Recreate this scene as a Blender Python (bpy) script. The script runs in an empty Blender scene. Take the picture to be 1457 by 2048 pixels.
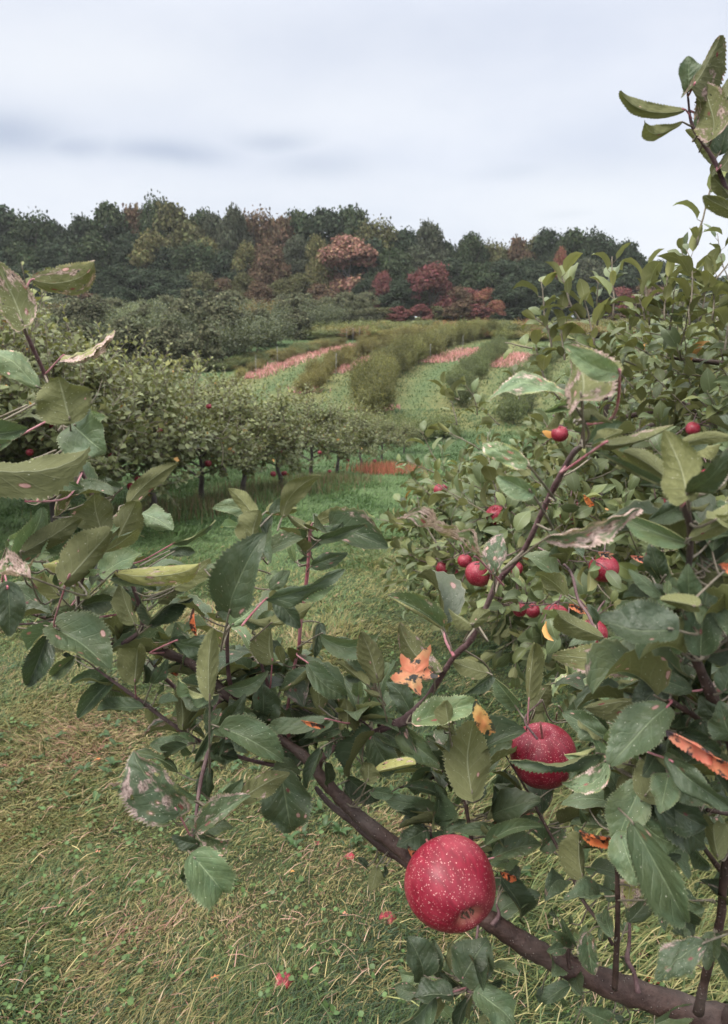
import bpy, math, random
import numpy as np
from mathutils import Vector, Matrix

R = math.radians
PI = math.pi
rng = np.random.default_rng(7)
random.seed(7)
S = bpy.context.scene
COL = S.collection

# ---------------------------------------------------------------- camera, sky, sun, exposure
PITCH = R(13.7); CZ = 1.6; FPX = 1577.0
cam = bpy.data.cameras.new("camera")
cam.sensor_fit = 'VERTICAL'; cam.sensor_height = 36.0; cam.lens = 36.0*FPX/2048.0
cam.clip_start = 0.02; cam.clip_end = 2000
cam.dof.use_dof = True; cam.dof.focus_distance = 1.05; cam.dof.aperture_fstop = 14.0
camo = bpy.data.objects.new("camera", cam); COL.objects.link(camo)
camo.location = (0, 0, CZ); camo.rotation_euler = (PI/2-PITCH, 0, 0)
S.camera = camo
FWD = np.array([0, math.cos(PITCH), -math.sin(PITCH)]); UPV = np.array([0, math.sin(PITCH), math.cos(PITCH)]); RT = np.array([1.0, 0, 0])
CAM = np.array([0, 0, CZ])

S.view_settings.view_transform = 'Standard'; S.view_settings.look = 'None'
S.view_settings.gamma = 1.0; S.view_settings.use_curve_mapping = False
S.view_settings.exposure = 1.05

SUN_EL, SUN_AZ = R(52), R(-125)      # azimuth from +Y towards +X
sun = bpy.data.lights.new("sun", 'SUN'); sun.energy = 1.5; sun.angle = R(28); sun.color = (1.0, 0.965, 0.92)
suno = bpy.data.objects.new("sun", sun); COL.objects.link(suno)
sd = Vector((math.cos(SUN_EL)*math.sin(SUN_AZ), math.cos(SUN_EL)*math.cos(SUN_AZ), math.sin(SUN_EL)))
suno.rotation_euler = sd.to_track_quat('Z', 'Y').to_euler()

class NT:
    """small helper around a node tree"""
    def __init__(s, tree): s.t = tree; s.n = tree.nodes; s.l = tree.links
    def node(s, typ, **kw):
        n = s.n.new(typ)
        for k, v in kw.items(): setattr(n, k, v)
        return n
    def put(s, sock, v):
        if v is None: return
        if isinstance(v, bpy.types.NodeSocket): s.l.new(v, sock)
        elif isinstance(v, (tuple, list)):
            v = tuple(v)
            if sock.type == 'RGBA' and len(v) == 3: v = v+(1,)
            sock.default_value = v
        else: sock.default_value = v
    def math(s, op, a, b=None, c=None, clamp=False):
        n = s.node('ShaderNodeMath', operation=op, use_clamp=clamp)
        s.put(n.inputs[0], a); s.put(n.inputs[1], b); s.put(n.inputs[2], c)
        return n.outputs[0]
    def vmath(s, op, a, b=None, out=0):
        n = s.node('ShaderNodeVectorMath', operation=op)
        s.put(n.inputs[0], a)
        if b is not None: s.put(n.inputs['Scale' if op == 'SCALE' else 1], b)
        return n.outputs[out]
    def mix(s, f, a, b, mode='MIX'):
        n = s.node('ShaderNodeMix', data_type='RGBA', blend_type=mode)
        s.put(n.inputs[0], f); s.put(n.inputs[6], a); s.put(n.inputs[7], b)
        return n.outputs[2]
    def noise(s, vec, scale, detail=2.0, rough=0.5, out=0):
        n = s.node('ShaderNodeTexNoise'); s.put(n.inputs['Vector'], vec)
        n.inputs['Scale'].default_value = scale; n.inputs['Detail'].default_value = detail; n.inputs['Roughness'].default_value = rough
        return n.outputs[out]
    def voro(s, vec, scale, feature='F1', out=0, rnd=1.0):
        n = s.node('ShaderNodeTexVoronoi', feature=feature); s.put(n.inputs['Vector'], vec)
        n.inputs['Scale'].default_value = scale; n.inputs['Randomness'].default_value = rnd
        return n.outputs[out]
    def step(s, x, a, b):      # 0 below a, 1 above b (a may exceed b)
        n = s.node('ShaderNodeMapRange', interpolation_type='SMOOTHSTEP')
        s.put(n.inputs[0], x); n.inputs[1].default_value = min(a, b); n.inputs[2].default_value = max(a, b)
        n.inputs[3].default_value = 0.0 if a <= b else 1.0; n.inputs[4].default_value = 1.0 if a <= b else 0.0
        return n.outputs[0]
    def sep(s, v):
        n = s.node('ShaderNodeSeparateXYZ'); s.put(n.inputs[0], v); return n.outputs
    def comb(s, x, y, z):
        n = s.node('ShaderNodeCombineXYZ'); s.put(n.inputs[0], x); s.put(n.inputs[1], y); s.put(n.inputs[2], z); return n.outputs[0]
    def attr(s, name, out='Color'):
        return s.node('ShaderNodeAttribute', attribute_name=name).outputs[out]

world = bpy.data.worlds.new("World"); S.world = world; world.use_nodes = True
w = NT(world.node_tree); w.n.clear()
sky = w.node('ShaderNodeTexSky', sky_type='NISHITA'); sky.sun_disc = False
sky.sun_elevation = SUN_EL; sky.sun_rotation = SUN_AZ; sky.dust_density = 2.0
tc = w.node('ShaderNodeTexCoord').outputs['Generated']
x, y, z = w.sep(tc)[:3]
zc = w.math('MAXIMUM', z, 0.0)
den = w.math('ADD', zc, 0.16)
px_ = w.math('DIVIDE', x, den); py_ = w.math('DIVIDE', y, den)
pl = w.comb(px_, w.math('MULTIPLY', py_, 1.0), 0.0)
warp = w.vmath('ADD', pl, w.vmath('SCALE', w.noise(pl, 0.9, 3, 0.5, 1), 0.9))
n1 = w.noise(warp, 0.75, 4, 0.55)
n2 = w.noise(w.vmath('ADD', pl, (7.3, 2.1, 0)), 1.7, 5, 0.6)
n3 = w.noise(w.vmath('MULTIPLY', tc, (1.0, 1.0, 1.9)), 3.2, 5, 0.55)
cl = w.math('ADD', w.math('ADD', w.math('MULTIPLY', n1, 0.35), w.math('MULTIPLY', n2, 0.2)), w.math('MULTIPLY', n3, 0.45))
fac = w.step(cl, 0.33, 0.66)
cloud = w.mix(fac, (4.25, 4.5, 5.15), (5.2, 5.35, 5.75))
# slate streaks low in the sky, each a wisp at its own azimuth and elevation
az = w.math('ARCTAN2', x, y); el = w.math('ARCSINE', z)
wz = w.noise(tc, 9.0, 4, 0.55); wob = w.math('MULTIPLY', w.math('SUBTRACT', wz, 0.5), 0.016)
el2 = w.math('ADD', el, wob)
tot = None
def px2ang(px, py):
    d = FWD + RT*(px-728.5)/FPX + UPV*(1024-py)/FPX; d = d/np.linalg.norm(d)
    return math.atan2(d[0], d[1]), math.asin(d[2])
for (cx, cy, sx, sy, amp) in [(5, 262, 105, 36, 1.0), (150, 292, 75, 20, .75), (335, 306, 115, 21, .9), (552, 280, 75, 19, .75), (640, 330, 95, 26, .6),
                              (1035, 343, 70, 18, .4), (1130, 428, 45, 8, .5), (760, 90, 260, 60, .2), (1250, 330, 200, 70, .25)]:
    a0, e0 = px2ang(cx, cy)
    da = w.math('DIVIDE', w.math('SUBTRACT', az, a0), sx/FPX); de = w.math('DIVIDE', w.math('SUBTRACT', el2, e0), sy/FPX)
    q = w.math('ADD', w.math('MULTIPLY', da, da), w.math('MULTIPLY', de, de))
    g = w.math('MULTIPLY', w.math('EXPONENT', w.math('MULTIPLY', q, -1.0)), amp)
    tot = g if tot is None else w.math('MAXIMUM', tot, g)
cloud = w.mix(w.math('MULTIPLY', tot, 0.72), cloud, (2.35, 2.75, 3.6))
bt = None
for (cx, cy, sx, sy, amp) in [(150, 130, 330, 80, .8), (1150, 400, 190, 60, .85), (520, 210, 420, 60, .5), (500, 380, 700, 45, .45)]:
    a0, e0 = px2ang(cx, cy)
    da = w.math('DIVIDE', w.math('SUBTRACT', az, a0), sx/FPX); de = w.math('DIVIDE', w.math('SUBTRACT', el2, e0), sy/FPX)
    q = w.math('ADD', w.math('MULTIPLY', da, da), w.math('MULTIPLY', de, de))
    g = w.math('MULTIPLY', w.math('EXPONENT', w.math('MULTIPLY', q, -1.0)), amp)
    bt = g if bt is None else w.math('MAXIMUM', bt, g)
cloud = w.mix(w.math('MULTIPLY', bt, 0.8), cloud, (5.5, 5.6, 5.75))
skyc = w.mix(0.88, sky.outputs[0], cloud)
zen = w.math('ADD', 1.0, w.math('MULTIPLY', w.step(z, 0.30, 0.80), 2.7))      # an overcast sky is brightest overhead
skyc = w.vmath('MULTIPLY', w.vmath('SCALE', skyc, zen), w.mix(w.step(z, 0.30, 0.80), (1, 1, 1), (1.06, 1.0, .86)))
bg = w.node('ShaderNodeBackground'); w.put(bg.inputs[0], skyc); bg.inputs[1].default_value = 0.087
w.l.new(bg.outputs[0], w.node('ShaderNodeOutputWorld').inputs[0])

# ---------------------------------------------------------------- geometry helpers
def P(px, py, d):
    return CAM + d*(FWD + RT*(px-728.5)/FPX + UPV*(1024-py)/FPX)
KY = np.array([-60, 0, 1.5, 4, 9, 12, 14.5, 19, 22, 25, 28, 35, 44, 53, 60, 68, 80, 120, 300, 900.0])
KZ = np.array([0, 0, 0, -.2, -.65, -.95, -1.3, -1.8, -2.04, -2.05, -1.85, -1.42, -1.08, -.5, 0, .6, 1.1, 1.8, 2.5, 4.0])
def prof(y):
    y = np.asarray(y, float)
    k = np.clip(y*.1, .5, 3)
    return (np.interp(y-k, KY, KZ)+np.interp(y+k, KY, KZ)+np.interp(y, KY, KZ)*2)/4
def H(x, y):
    x = np.asarray(x, float); y = np.asarray(y, float)
    near = np.clip((30-y)/30, 0, 1)
    return prof(y) + near*(0.012*np.sin(x*2.1+1)*np.cos(y*1.7) + 0.008*np.sin(x*5.3+y*3.1)) + 0.05*np.sin(x*.11)*np.clip((y-15)/20, 0, 1)
def G(px, py):
    """where the ray through a picture point meets the ground"""
    d = FWD + RT*(px-728.5)/FPX + UPV*(1024-py)/FPX
    t = np.concatenate([np.linspace(.5, 30, 1500), np.linspace(30.05, 250, 3000)])
    p = CAM[None]+t[:, None]*d[None]
    below = p[:, 2] <= H(p[:, 0], p[:, 1])
    i = int(np.argmax(below)) if below.any() else len(t)-1
    return p[i]
def nrm(a): return a/(np.linalg.norm(a, axis=-1, keepdims=True)+1e-12)

def raw_mesh(name, V, loops, counts, mat, parent=None, uv=None, col=None, smooth=True, origin=None):
    V = np.asarray(V, np.float32).reshape(-1, 3)
    if origin is not None: V = V-np.asarray(origin, np.float32)
    me = bpy.data.meshes.new(name)
    loops = np.asarray(loops, np.int32).ravel(); counts = np.asarray(counts, np.int32)
    me.vertices.add(len(V)); me.vertices.foreach_set('co', V.ravel())
    me.loops.add(len(loops)); me.loops.foreach_set('vertex_index', loops)
    me.polygons.add(len(counts))
    me.polygons.foreach_set('loop_start', np.concatenate([[0], np.cumsum(counts)[:-1]]).astype(np.int32))
    me.update(calc_edges=True)
    if smooth: me.shade_smooth()
    if uv is not None:
        l = me.uv_layers.new(name='UVMap'); l.data.foreach_set('uv', np.asarray(uv, np.float32)[loops].ravel())
    if col is not None:
        a = me.color_attributes.new('lc', 'FLOAT_COLOR', 'POINT'); a.data.foreach_set('color', np.asarray(col, np.float32).ravel())
    me.materials.append(mat)
    me.validate()
    o = bpy.data.objects.new(name, me); COL.objects.link(o)
    if origin is not None: o.location = [float(q) for q in origin]
    if parent is not None: o.parent = parent
    return o
def tag(o, label=None, cat=None, group=None, kind=None):
    if label: o['label'] = label
    if cat: o['category'] = cat
    if group: o['group'] = group
    if kind: o['kind'] = kind
    return o
def empty(name, loc, label, cat, group=None):
    o = bpy.data.objects.new(name, None); COL.objects.link(o); o.location = [float(q) for q in loc]
    o.empty_display_size = .1
    return tag(o, label, cat, group)
def rel(parent, V):
    return np.asarray(V)-np.array(parent.location)[None]
ORD = ('first second third fourth fifth sixth seventh eighth ninth tenth eleventh twelfth thirteenth fourteenth fifteenth sixteenth seventeenth eighteenth '
       'nineteenth twentieth').split()
TENS = {2: 'twenty', 3: 'thirty', 4: 'forty', 5: 'fifty', 6: 'sixty', 7: 'seventy'}
def ordw(i):
    if i < 20: return ORD[i]
    t, u = divmod(i+1, 10)
    return TENS[t]+('-'+ORD[u-1] if u else '')[:20] if u else {2: 'twentieth', 3: 'thirtieth', 4: 'fortieth', 5: 'fiftieth', 6: 'sixtieth', 7: 'seventieth'}[t]

# leaf template: grid nu x nv in (across, along, out) with length 1
def leaf_template(nu, nv, width=.6, droop=.15, fold=.25, curl=0., serr=0., wave=0., ph=0., tipcurl=0., twist=0., side=0., cord=False, asym=0., tooth=None):
    u = np.linspace(0, 1, nu+1); v = np.linspace(-1, 1, nv+1)
    a = .42 if cord else .6
    f = (u**a)*((1-u)**.62); f = f/f.max()*.5*width
    f = f*(1-.42*np.clip((u-.66)/.3, 0, 1)**.8)
    U, Vv = np.meshgrid(u, v, indexing='ij')
    F = np.repeat(f[:, None], nv+1, 1)
    if serr:
        tr_ = np.random.default_rng(int(abs(ph)*1e4)); F = F*(1+serr*np.where(np.abs(Vv) > .99, 1, 0)*((((np.arange(nu+1) % 2)*2-1)*(.4+.9*tr_.random(nu+1)))[:, None]))*(1+.05*np.sin(U*9+ph*3+np.sign(Vv)*2))
    s = Vv*F
    cv = np.where(Vv < 0, curl*(1+asym), curl*(1-asym))+1e-6; al = Vv*cv
    with np.errstate(all='ignore'):
        xs = F*np.sin(al)/cv
        zs = F*(1-np.cos(al))/cv
    zs = zs+np.abs(xs)*math.tan(fold)
    xs = xs*math.cos(fold)
    zs = zs+wave*width*np.abs(Vv)**1.6*np.sin(U*11+ph+Vv*1.7)*np.sqrt(np.clip(U*(1-U)*4, 0, 1))
    # midrib arching: turn gradually
    ang = -(U)*droop*2-np.clip(U-.65, 0, 1)**2*tipcurl*8
    du = np.diff(np.concatenate([[0], u]))
    my = np.cumsum(np.cos(ang[:, 0])*du); mz = np.cumsum(np.sin(ang[:, 0])*du)
    Y = my[:, None]-zs*np.sin(ang); Z = mz[:, None]+zs*np.cos(ang)
    tw = twist*U
    mzr = mz[:, None]; Zr = Z-mzr
    X2 = xs*np.cos(tw)-Zr*np.sin(tw); Z2 = mzr+xs*np.sin(tw)+Zr*np.cos(tw)
    X2 = X2+side*4*U*(1-U)
    if cord: Y = Y-np.abs(Vv)*.10*np.clip(1-U*5, 0, 1)
    if serr: Y = Y+np.where(np.abs(Vv) > .99, 1, 0)*((np.arange(nu+1) % 2)[:, None])*.012
    V = np.stack([X2, Y, Z2], -1).reshape(-1, 3)
    # chord along +Y
    tip = np.array([0, my[-1], mz[-1]]); c = tip/np.linalg.norm(tip)
    rot = np.array([[1, 0, 0], [0, c[1], c[2]], [0, -c[2], c[1]]])
    V = V@rot.T/np.linalg.norm(tip)
    k = nv+1
    i = np.arange(nu)[:, None]*k+np.arange(nv)[None]
    Fq = np.stack([i, i+1, i+k+1, i+k], -1).reshape(-1, 4)
    uv = np.stack([U.ravel(), Vv.ravel()*.5+.5], -1)
    return V, Fq, uv

def cloud_arrays(templates, pos, T, Nn, size, col, wid=None, pick=None):
    """many copies of a few leaf templates; returns V, quads, uv, col"""
    N = len(pos); T = nrm(T); Nn = nrm(Nn-(Nn*T).sum(-1, keepdims=True)*T); Sd = np.cross(T, Nn)
    if wid is None: wid = np.ones(N)
    if pick is None: pick = rng.integers(0, len(templates), N)
    Vs, Fs, Us, Cs = [], [], [], []; off = 0
    for k, (tv, tf, tu) in enumerate(templates):
        m = pick == k; n = int(m.sum())
        if not n: continue
        sz = size[m][:, None, None]
        V = pos[m][:, None]+sz*(tv[None, :, 0:1]*wid[m][:, None, None]*Sd[m][:, None]+tv[None, :, 1:2]*T[m][:, None]+tv[None, :, 2:3]*Nn[m][:, None])
        F = tf[None]+(np.arange(n)*len(tv))[:, None, None]+off
        Vs.append(V.reshape(-1, 3)); Fs.append(F.reshape(-1, tf.shape[1])); Us.append(np.tile(tu, (n, 1))); Cs.append(np.repeat(col[m], len(tv), 0))
        off += n*len(tv)
    return np.concatenate(Vs), np.concatenate(Fs), np.concatenate(Us), np.concatenate(Cs)
def cloud_obj(name, arrs, mat, parent=None, smooth=True):
    V, F, U, C = arrs
    if parent is not None: V = rel(parent, V)
    return raw_mesh(name, V, F, np.full(len(F), F.shape[1]), mat, parent, U, C, smooth)

def catmull(pts, n):
    pts = np.asarray(pts, float)
    if len(pts) == 2: return pts[0]+(pts[1]-pts[0])*np.linspace(0, 1, n+1)[:, None]
    p = np.concatenate([[2*pts[0]-pts[1]], pts, [2*pts[-1]-pts[-2]]]); out = []
    for i in range(1, len(p)-2):
        t = np.linspace(0, 1, n, endpoint=False)[:, None]
        a, b, c, d = p[i-1], p[i], p[i+1], p[i+2]
        out.append(.5*((2*b)+(-a+c)*t+(2*a-5*b+4*c-d)*t*t+(-a+3*b-3*c+d)*t**3))
    return np.concatenate(out+[pts[-1:]])
def tube_arrays(pts, rad, seg=8, lump=0., off=0):
    pts = np.asarray(pts, float); rad = np.asarray(rad, float); n = len(pts)
    T = nrm(np.gradient(pts, axis=0)); ref = np.array([0.3, 0.2, 1.0]) if abs(T[0, 2]) < .9 else np.array([1.0, 0, .1])
    N0 = nrm(np.cross(T[0], ref)); Ns = [N0]
    for i in range(1, n):
        q = Ns[-1]-T[i]*np.dot(Ns[-1], T[i]); Ns.append(q/np.linalg.norm(q))
    Ns = np.array(Ns); B = np.cross(T, Ns)
    th = np.linspace(0, 2*PI, seg, endpoint=False)
    rr = np.repeat(rad[:, None], seg, 1)
    if lump: rr = rr*(1+lump*rng.normal(size=rr.shape)*.6+lump*np.sin(np.arange(n)*.9+rng.random()*6)[:, None])
    V = pts[:, None]+rr[..., None]*(np.cos(th)[None, :, None]*Ns[:, None]+np.sin(th)[None, :, None]*B[:, None])
    V = np.concatenate([V.reshape(-1, 3), pts[:1]-T[:1]*rad[0]*.3, pts[-1:]+T[-1:]*rad[-1]*.7])
    i = np.arange(n-1)[:, None]*seg; j = np.arange(seg)[None]; j2 = (j+1) % seg
    F = np.stack([i+j, i+j2, i+seg+j2, i+seg+j], -1).reshape(-1, 4)
    a = n*seg; b = a+1; jj = np.arange(seg); jj2 = (jj+1) % seg
    Tr = np.concatenate([np.stack([np.full(seg, a), jj2, jj], -1), np.stack([np.full(seg, b), (n-1)*seg+jj, (n-1)*seg+jj2], -1)])
    L = np.cumsum(np.concatenate([[0], np.linalg.norm(np.diff(pts, axis=0), axis=1)]))
    uv = np.stack([np.repeat(L, seg), np.tile(th/(2*PI), n)], -1); uv = np.concatenate([uv, uv[:1], uv[-1:]])
    return V, F+off, Tr+off, uv
def tubes_obj(name, lst, mat, parent=None, seg=8, lump=0., col=None):
    """lst: (points, radii) pairs in one mesh"""
    Vs, lo, ct, us = [], [], [], []; off = 0
    for pts, rad in lst:
        V, F, Tr, uv = tube_arrays(pts, rad, seg, lump, off)
        Vs.append(V); lo += [F.ravel(), Tr.ravel()]; ct += [np.full(len(F), 4), np.full(len(Tr), 3)]; us.append(uv); off += len(V)
    V = np.concatenate(Vs); c = None
    if col is not None: c = np.tile(np.array(col, float), (len(V), 1))
    if parent is not None: V = rel(parent, V)
    return raw_mesh(name, V, np.concatenate(lo), np.concatenate(ct), mat, parent, np.concatenate(us), c)

# ---------------------------------------------------------------- materials
def mat_new(name):
    m = bpy.data.materials.new(name); m.use_nodes = True
    t = NT(m.node_tree); t.n.clear(); out = t.node('ShaderNodeOutputMaterial')
    return m, t, out
def principled(t, base, rough=.6, spec=.5, normal=None, **kw):
    b = t.node('ShaderNodeBsdfPrincipled'); t.put(b.inputs['Base Color'], base); t.put(b.inputs['Roughness'], rough)
    t.put(b.inputs['Specular IOR Level'], spec)
    if normal is not None: t.put(b.inputs['Normal'], normal)
    for k, v in kw.items(): t.put(b.inputs[k.replace('_', ' ')], v)
    return b
def bump(t, h, strength=.4, dist=.002):
    b = t.node('ShaderNodeBump'); b.inputs['Strength'].default_value = strength; b.inputs['Distance'].default_value = dist
    t.put(b.inputs['Height'], h); return b.outputs[0]

def leaf_material(name, top, under, hero=True, trans=.22, spots=True):
    """lc: r = yellowness, g = damage, b = seed, a = brightness"""
    m, t, out = mat_new(name)
    uvn = t.node('ShaderNodeUVMap'); uvn.uv_map = 'UVMap'
    u, v, _ = t.sep(uvn.outputs[0])[:3]
    lcn = t.node('ShaderNodeAttribute', attribute_name='lc')
    sc = t.node('ShaderNodeSeparateColor'); t.put(sc.inputs[0], lcn.outputs['Color'])
    yel, dmg, seed = sc.outputs[0], sc.outputs[1], sc.outputs[2]; bri = lcn.outputs['Alpha']
    oi = t.node('ShaderNodeObjectInfo')
    av = t.math('ABSOLUTE', t.math('SUBTRACT', t.math('MULTIPLY', v, 2.0), 1.0))
    sv = t.comb(t.math('ADD', t.math('MULTIPLY', u, 1.0), t.math('MULTIPLY', seed, 37.0)), t.math('ADD', v, t.math('MULTIPLY', seed, 91.0)), 0.0)
    back = t.node('ShaderNodeNewGeometry').outputs['Backfacing']
    yt = tuple(np.array((.30, .27, .07))); 
    ctop = t.mix(yel, top, (.20, .21, .055)); cund = t.mix(yel, under, (.30, .29, .10))
    if hero:
        n1 = t.noise(sv, 2.6, 4, .6)
        ctop = t.mix(t.step(n1, .35, .7), ctop, t.mix(.6, ctop, (.085, .135, .075)))
        # yellow margin on ailing leaves
        ym = t.math('MULTIPLY', t.step(t.math('ADD', av, t.math('MULTIPLY', t.math('SUBTRACT', n1, .5), 1.2)), .82, 1.1), t.step(dmg, .25, .8))
        ctop = t.mix(t.math('MULTIPLY', ym, .55), ctop, (.26, .24, .06)); cund = t.mix(t.math('MULTIPLY', ym, .5), cund, (.34, .30, .10))
    # veins
    ridge = t.math('SUBTRACT', 1.0, t.step(av, .012, .055))
    ph = t.math('FRACT', t.math('ADD', t.math('SUBTRACT', t.math('ADD', t.math('MULTIPLY', u, 6.2), t.math('MULTIPLY', t.noise(sv, 2.2, 2, .5), 1.1)), t.math('MULTIPLY', t.math('POWER', av, .75), 2.0)), t.math('MULTIPLY', seed, 5.0)))
    dv = t.math('ABSOLUTE', t.math('SUBTRACT', ph, .5))
    vein = t.math('MULTIPLY', t.math('SUBTRACT', 1.0, t.step(dv, .02, .07)), t.math('SUBTRACT', 1.0, t.step(av, .45, .95)))
    vt = t.math('MAXIMUM', ridge, t.math('MULTIPLY', vein, .30))
    ctop = t.mix(t.math('MULTIPLY', vt, .75), ctop, (.20, .25, .14)); cund = t.mix(t.math('MULTIPLY', vt, .7), cund, (.30, .31, .19))
    colr = t.mix(back, ctop, cund)
    alpha = None; hgt = None
    if hero:
        fine = t.noise(sv, 22, 4, .65)
        colr = t.mix(t.step(fine, .45, .8), colr, t.mix(.25, colr, (.02, .03, .02)))
        # round lesions, pink-tan with a dark rim
        vd = t.voro(sv, 5.2); vc = t.voro(sv, 5.2, out=1)
        r_ = t.sep(vc)[0]
        lim = t.math('MULTIPLY', t.step(t.math('ADD', r_, t.math('MULTIPLY', dmg, .55)), .94, 1.12), .24)
        wb = t.math('ADD', vd, t.math('MULTIPLY', t.math('SUBTRACT', fine, .5), .10)); les = t.step(t.math('SUBTRACT', lim, wb), 0.0, .03); rim = t.math('MULTIPLY', t.step(t.math('SUBTRACT', t.math('MULTIPLY', lim, 1.5), wb), 0.0, .10), t.math('GREATER_THAN', lim, .02))
        lescol = t.mix(t.step(t.sep(vc)[1], .2, .8), (.52, .30, .27), (.17, .045, .045))
        colr = t.mix(t.math('MULTIPLY', rim, .6), colr, (.15, .10, .045)); colr = t.mix(les, colr, lescol)
        # fine pale flecks
        vf = t.voro(sv, 24.0); vfc = t.sep(t.voro(sv, 24.0, out=1))[0]
        fl = t.math('MULTIPLY', t.math('LESS_THAN', vf, .17), t.math('GREATER_THAN', t.math('ADD', vfc, t.math('MULTIPLY', dmg, .3)), .93))
        colr = t.mix(t.math('MULTIPLY', fl, .8), colr, (.55, .55, .44))
        # dead tissue eating in from the margin
        dn = t.noise(sv, 3.4, 5, .62)
        dead = t.step(t.math('ADD', t.math('ADD', dn, t.math('MULTIPLY', av, .12)), t.math('MULTIPLY', dmg, .31)), .86, .95)
        deadc = t.mix(t.step(fine, .32, .62), (.10, .06, .05), (.50, .36, .33))
        colr = t.mix(t.math('MULTIPLY', dead, .92), colr, deadc)
        hole = t.math('MULTIPLY', t.step(t.math('ADD', t.noise(sv, 7.0, 3, .5), t.math('MULTIPLY', dmg, .16)), .79, .80), t.step(av, .12, .2))
        alpha = t.math('SUBTRACT', 1.0, hole)
        quilt = t.math('MULTIPLY', t.math('SUBTRACT', .5, dv), .55)
        hgt = t.math('ADD', t.math('ADD', t.math('MULTIPLY', vt, -1.0), t.math('MULTIPLY', quilt, -.7)), t.math('MULTIPLY', t.noise(sv, 11, 4, .6), 1.3))
        edge = t.step(av, .95, .995)
        colr = t.mix(t.math('MULTIPLY', edge, .45), colr, (.33, .33, .20))
    else:
        if spots:
            pk = t.math('GREATER_THAN', seed, .994); colr = t.mix(pk, colr, (.50, .26, .07))
    hsv = t.node('ShaderNodeHueSaturation'); t.put(hsv.inputs['Color'], colr); t.put(hsv.inputs['Value'], t.math('ADD', .55, t.math('MULTIPLY', bri, .9)))
    hsv.inputs['Saturation'].default_value = .95
    colr = hsv.outputs[0]
    colr = t.mix(1.0, colr, oi.outputs['Color'], 'MULTIPLY')
    rough = t.math('ADD', .42, t.math('MULTIPLY', back, .25)) if not hero else t.math('ADD', t.math('ADD', .36, t.math('MULTIPLY', back, .3)), t.math('MULTIPLY', dmg, .15))
    b = principled(t, colr, rough, t.math('SUBTRACT', .46 if hero else .32, t.math('MULTIPLY', back, .3)), bump(t, hgt, .55, .0016) if hgt is not None else None)
    tr = t.node('ShaderNodeBsdfTranslucent'); t.put(tr.inputs[0], t.mix(.5, colr, t.mix(1.0, colr, (1.0, 1.1, .35), 'MULTIPLY')))
    mx = t.node('ShaderNodeMixShader'); mx.inputs[0].default_value = trans
    t.l.new(b.outputs[0], mx.inputs[1]); t.l.new(tr.outputs[0], mx.inputs[2]); last = mx.outputs[0]
    if alpha is not None:
        tp = t.node('ShaderNodeBsdfTransparent'); m2 = t.node('ShaderNodeMixShader'); t.put(m2.inputs[0], alpha)
        t.l.new(tp.outputs[0], m2.inputs[1]); t.l.new(last, m2.inputs[2]); last = m2.outputs[0]
    t.l.new(last, out.inputs[0]); return m

M = {}
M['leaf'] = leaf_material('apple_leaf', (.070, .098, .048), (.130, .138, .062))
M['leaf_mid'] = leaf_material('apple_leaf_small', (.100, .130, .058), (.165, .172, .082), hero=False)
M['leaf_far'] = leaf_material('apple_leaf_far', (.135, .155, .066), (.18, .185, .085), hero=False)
M['leaf_field'] = leaf_material('field_leaf', (.070, .088, .050), (.09, .105, .06), hero=False, spots=False)

def bark_material(name, c1, c2, lent=True, scale=1.0):
    m, t, out = mat_new(name)
    g = t.node('ShaderNodeTexCoord').outputs['Object']
    n = t.noise(g, 60*scale, 5, .65); n2 = t.noise(g, 9*scale, 3, .5)
    c = t.mix(t.step(n, .3, .75), c1, c2); c = t.mix(t.step(n2, .45, .7), c, t.mix(.3, c, (.14, .13, .12)))
    h = n
    if lent:
        gs = t.vmath('ADD', g, t.vmath('SCALE', t.noise(g, 40, 3, .6, 1), .012)); vd = t.voro(gs, 330*scale); vc = t.sep(t.voro(gs, 330*scale, out=1))[0]
        l = t.math('MULTIPLY', t.step(vd, .34, .12), t.math('GREATER_THAN', vc, .80))
        c = t.mix(t.math('MULTIPLY', l, .75), c, (.33, .27, .24)); h = t.math('ADD', n, t.math('MULTIPLY', l, .6))
    b = principled(t, c, .62, .35, bump(t, h, .9, .004 if lent else .02)); t.l.new(b.outputs[0], out.inputs[0]); return m
M['bark'] = bark_material('bough_bark', (.032, .017, .014), (.085, .050, .042))
M['twig'] = bark_material('twig_bark', (.075, .036, .040), (.16, .10, .10))
M['twig_pink'] = bark_material('pink_twig_bark', (.36, .10, .13), (.50, .26, .28))
M['twig_green'] = bark_material('pale_twig_bark', (.15, .12, .085), (.24, .21, .16))
M['bark_far'] = bark_material('trunk_bark', (.055, .043, .038), (.11, .09, .08), False, .15)
M['bark_grey'] = bark_material('grey_trunk_bark', (.16, .15, .15), (.26, .24, .24), False, .05)

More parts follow.
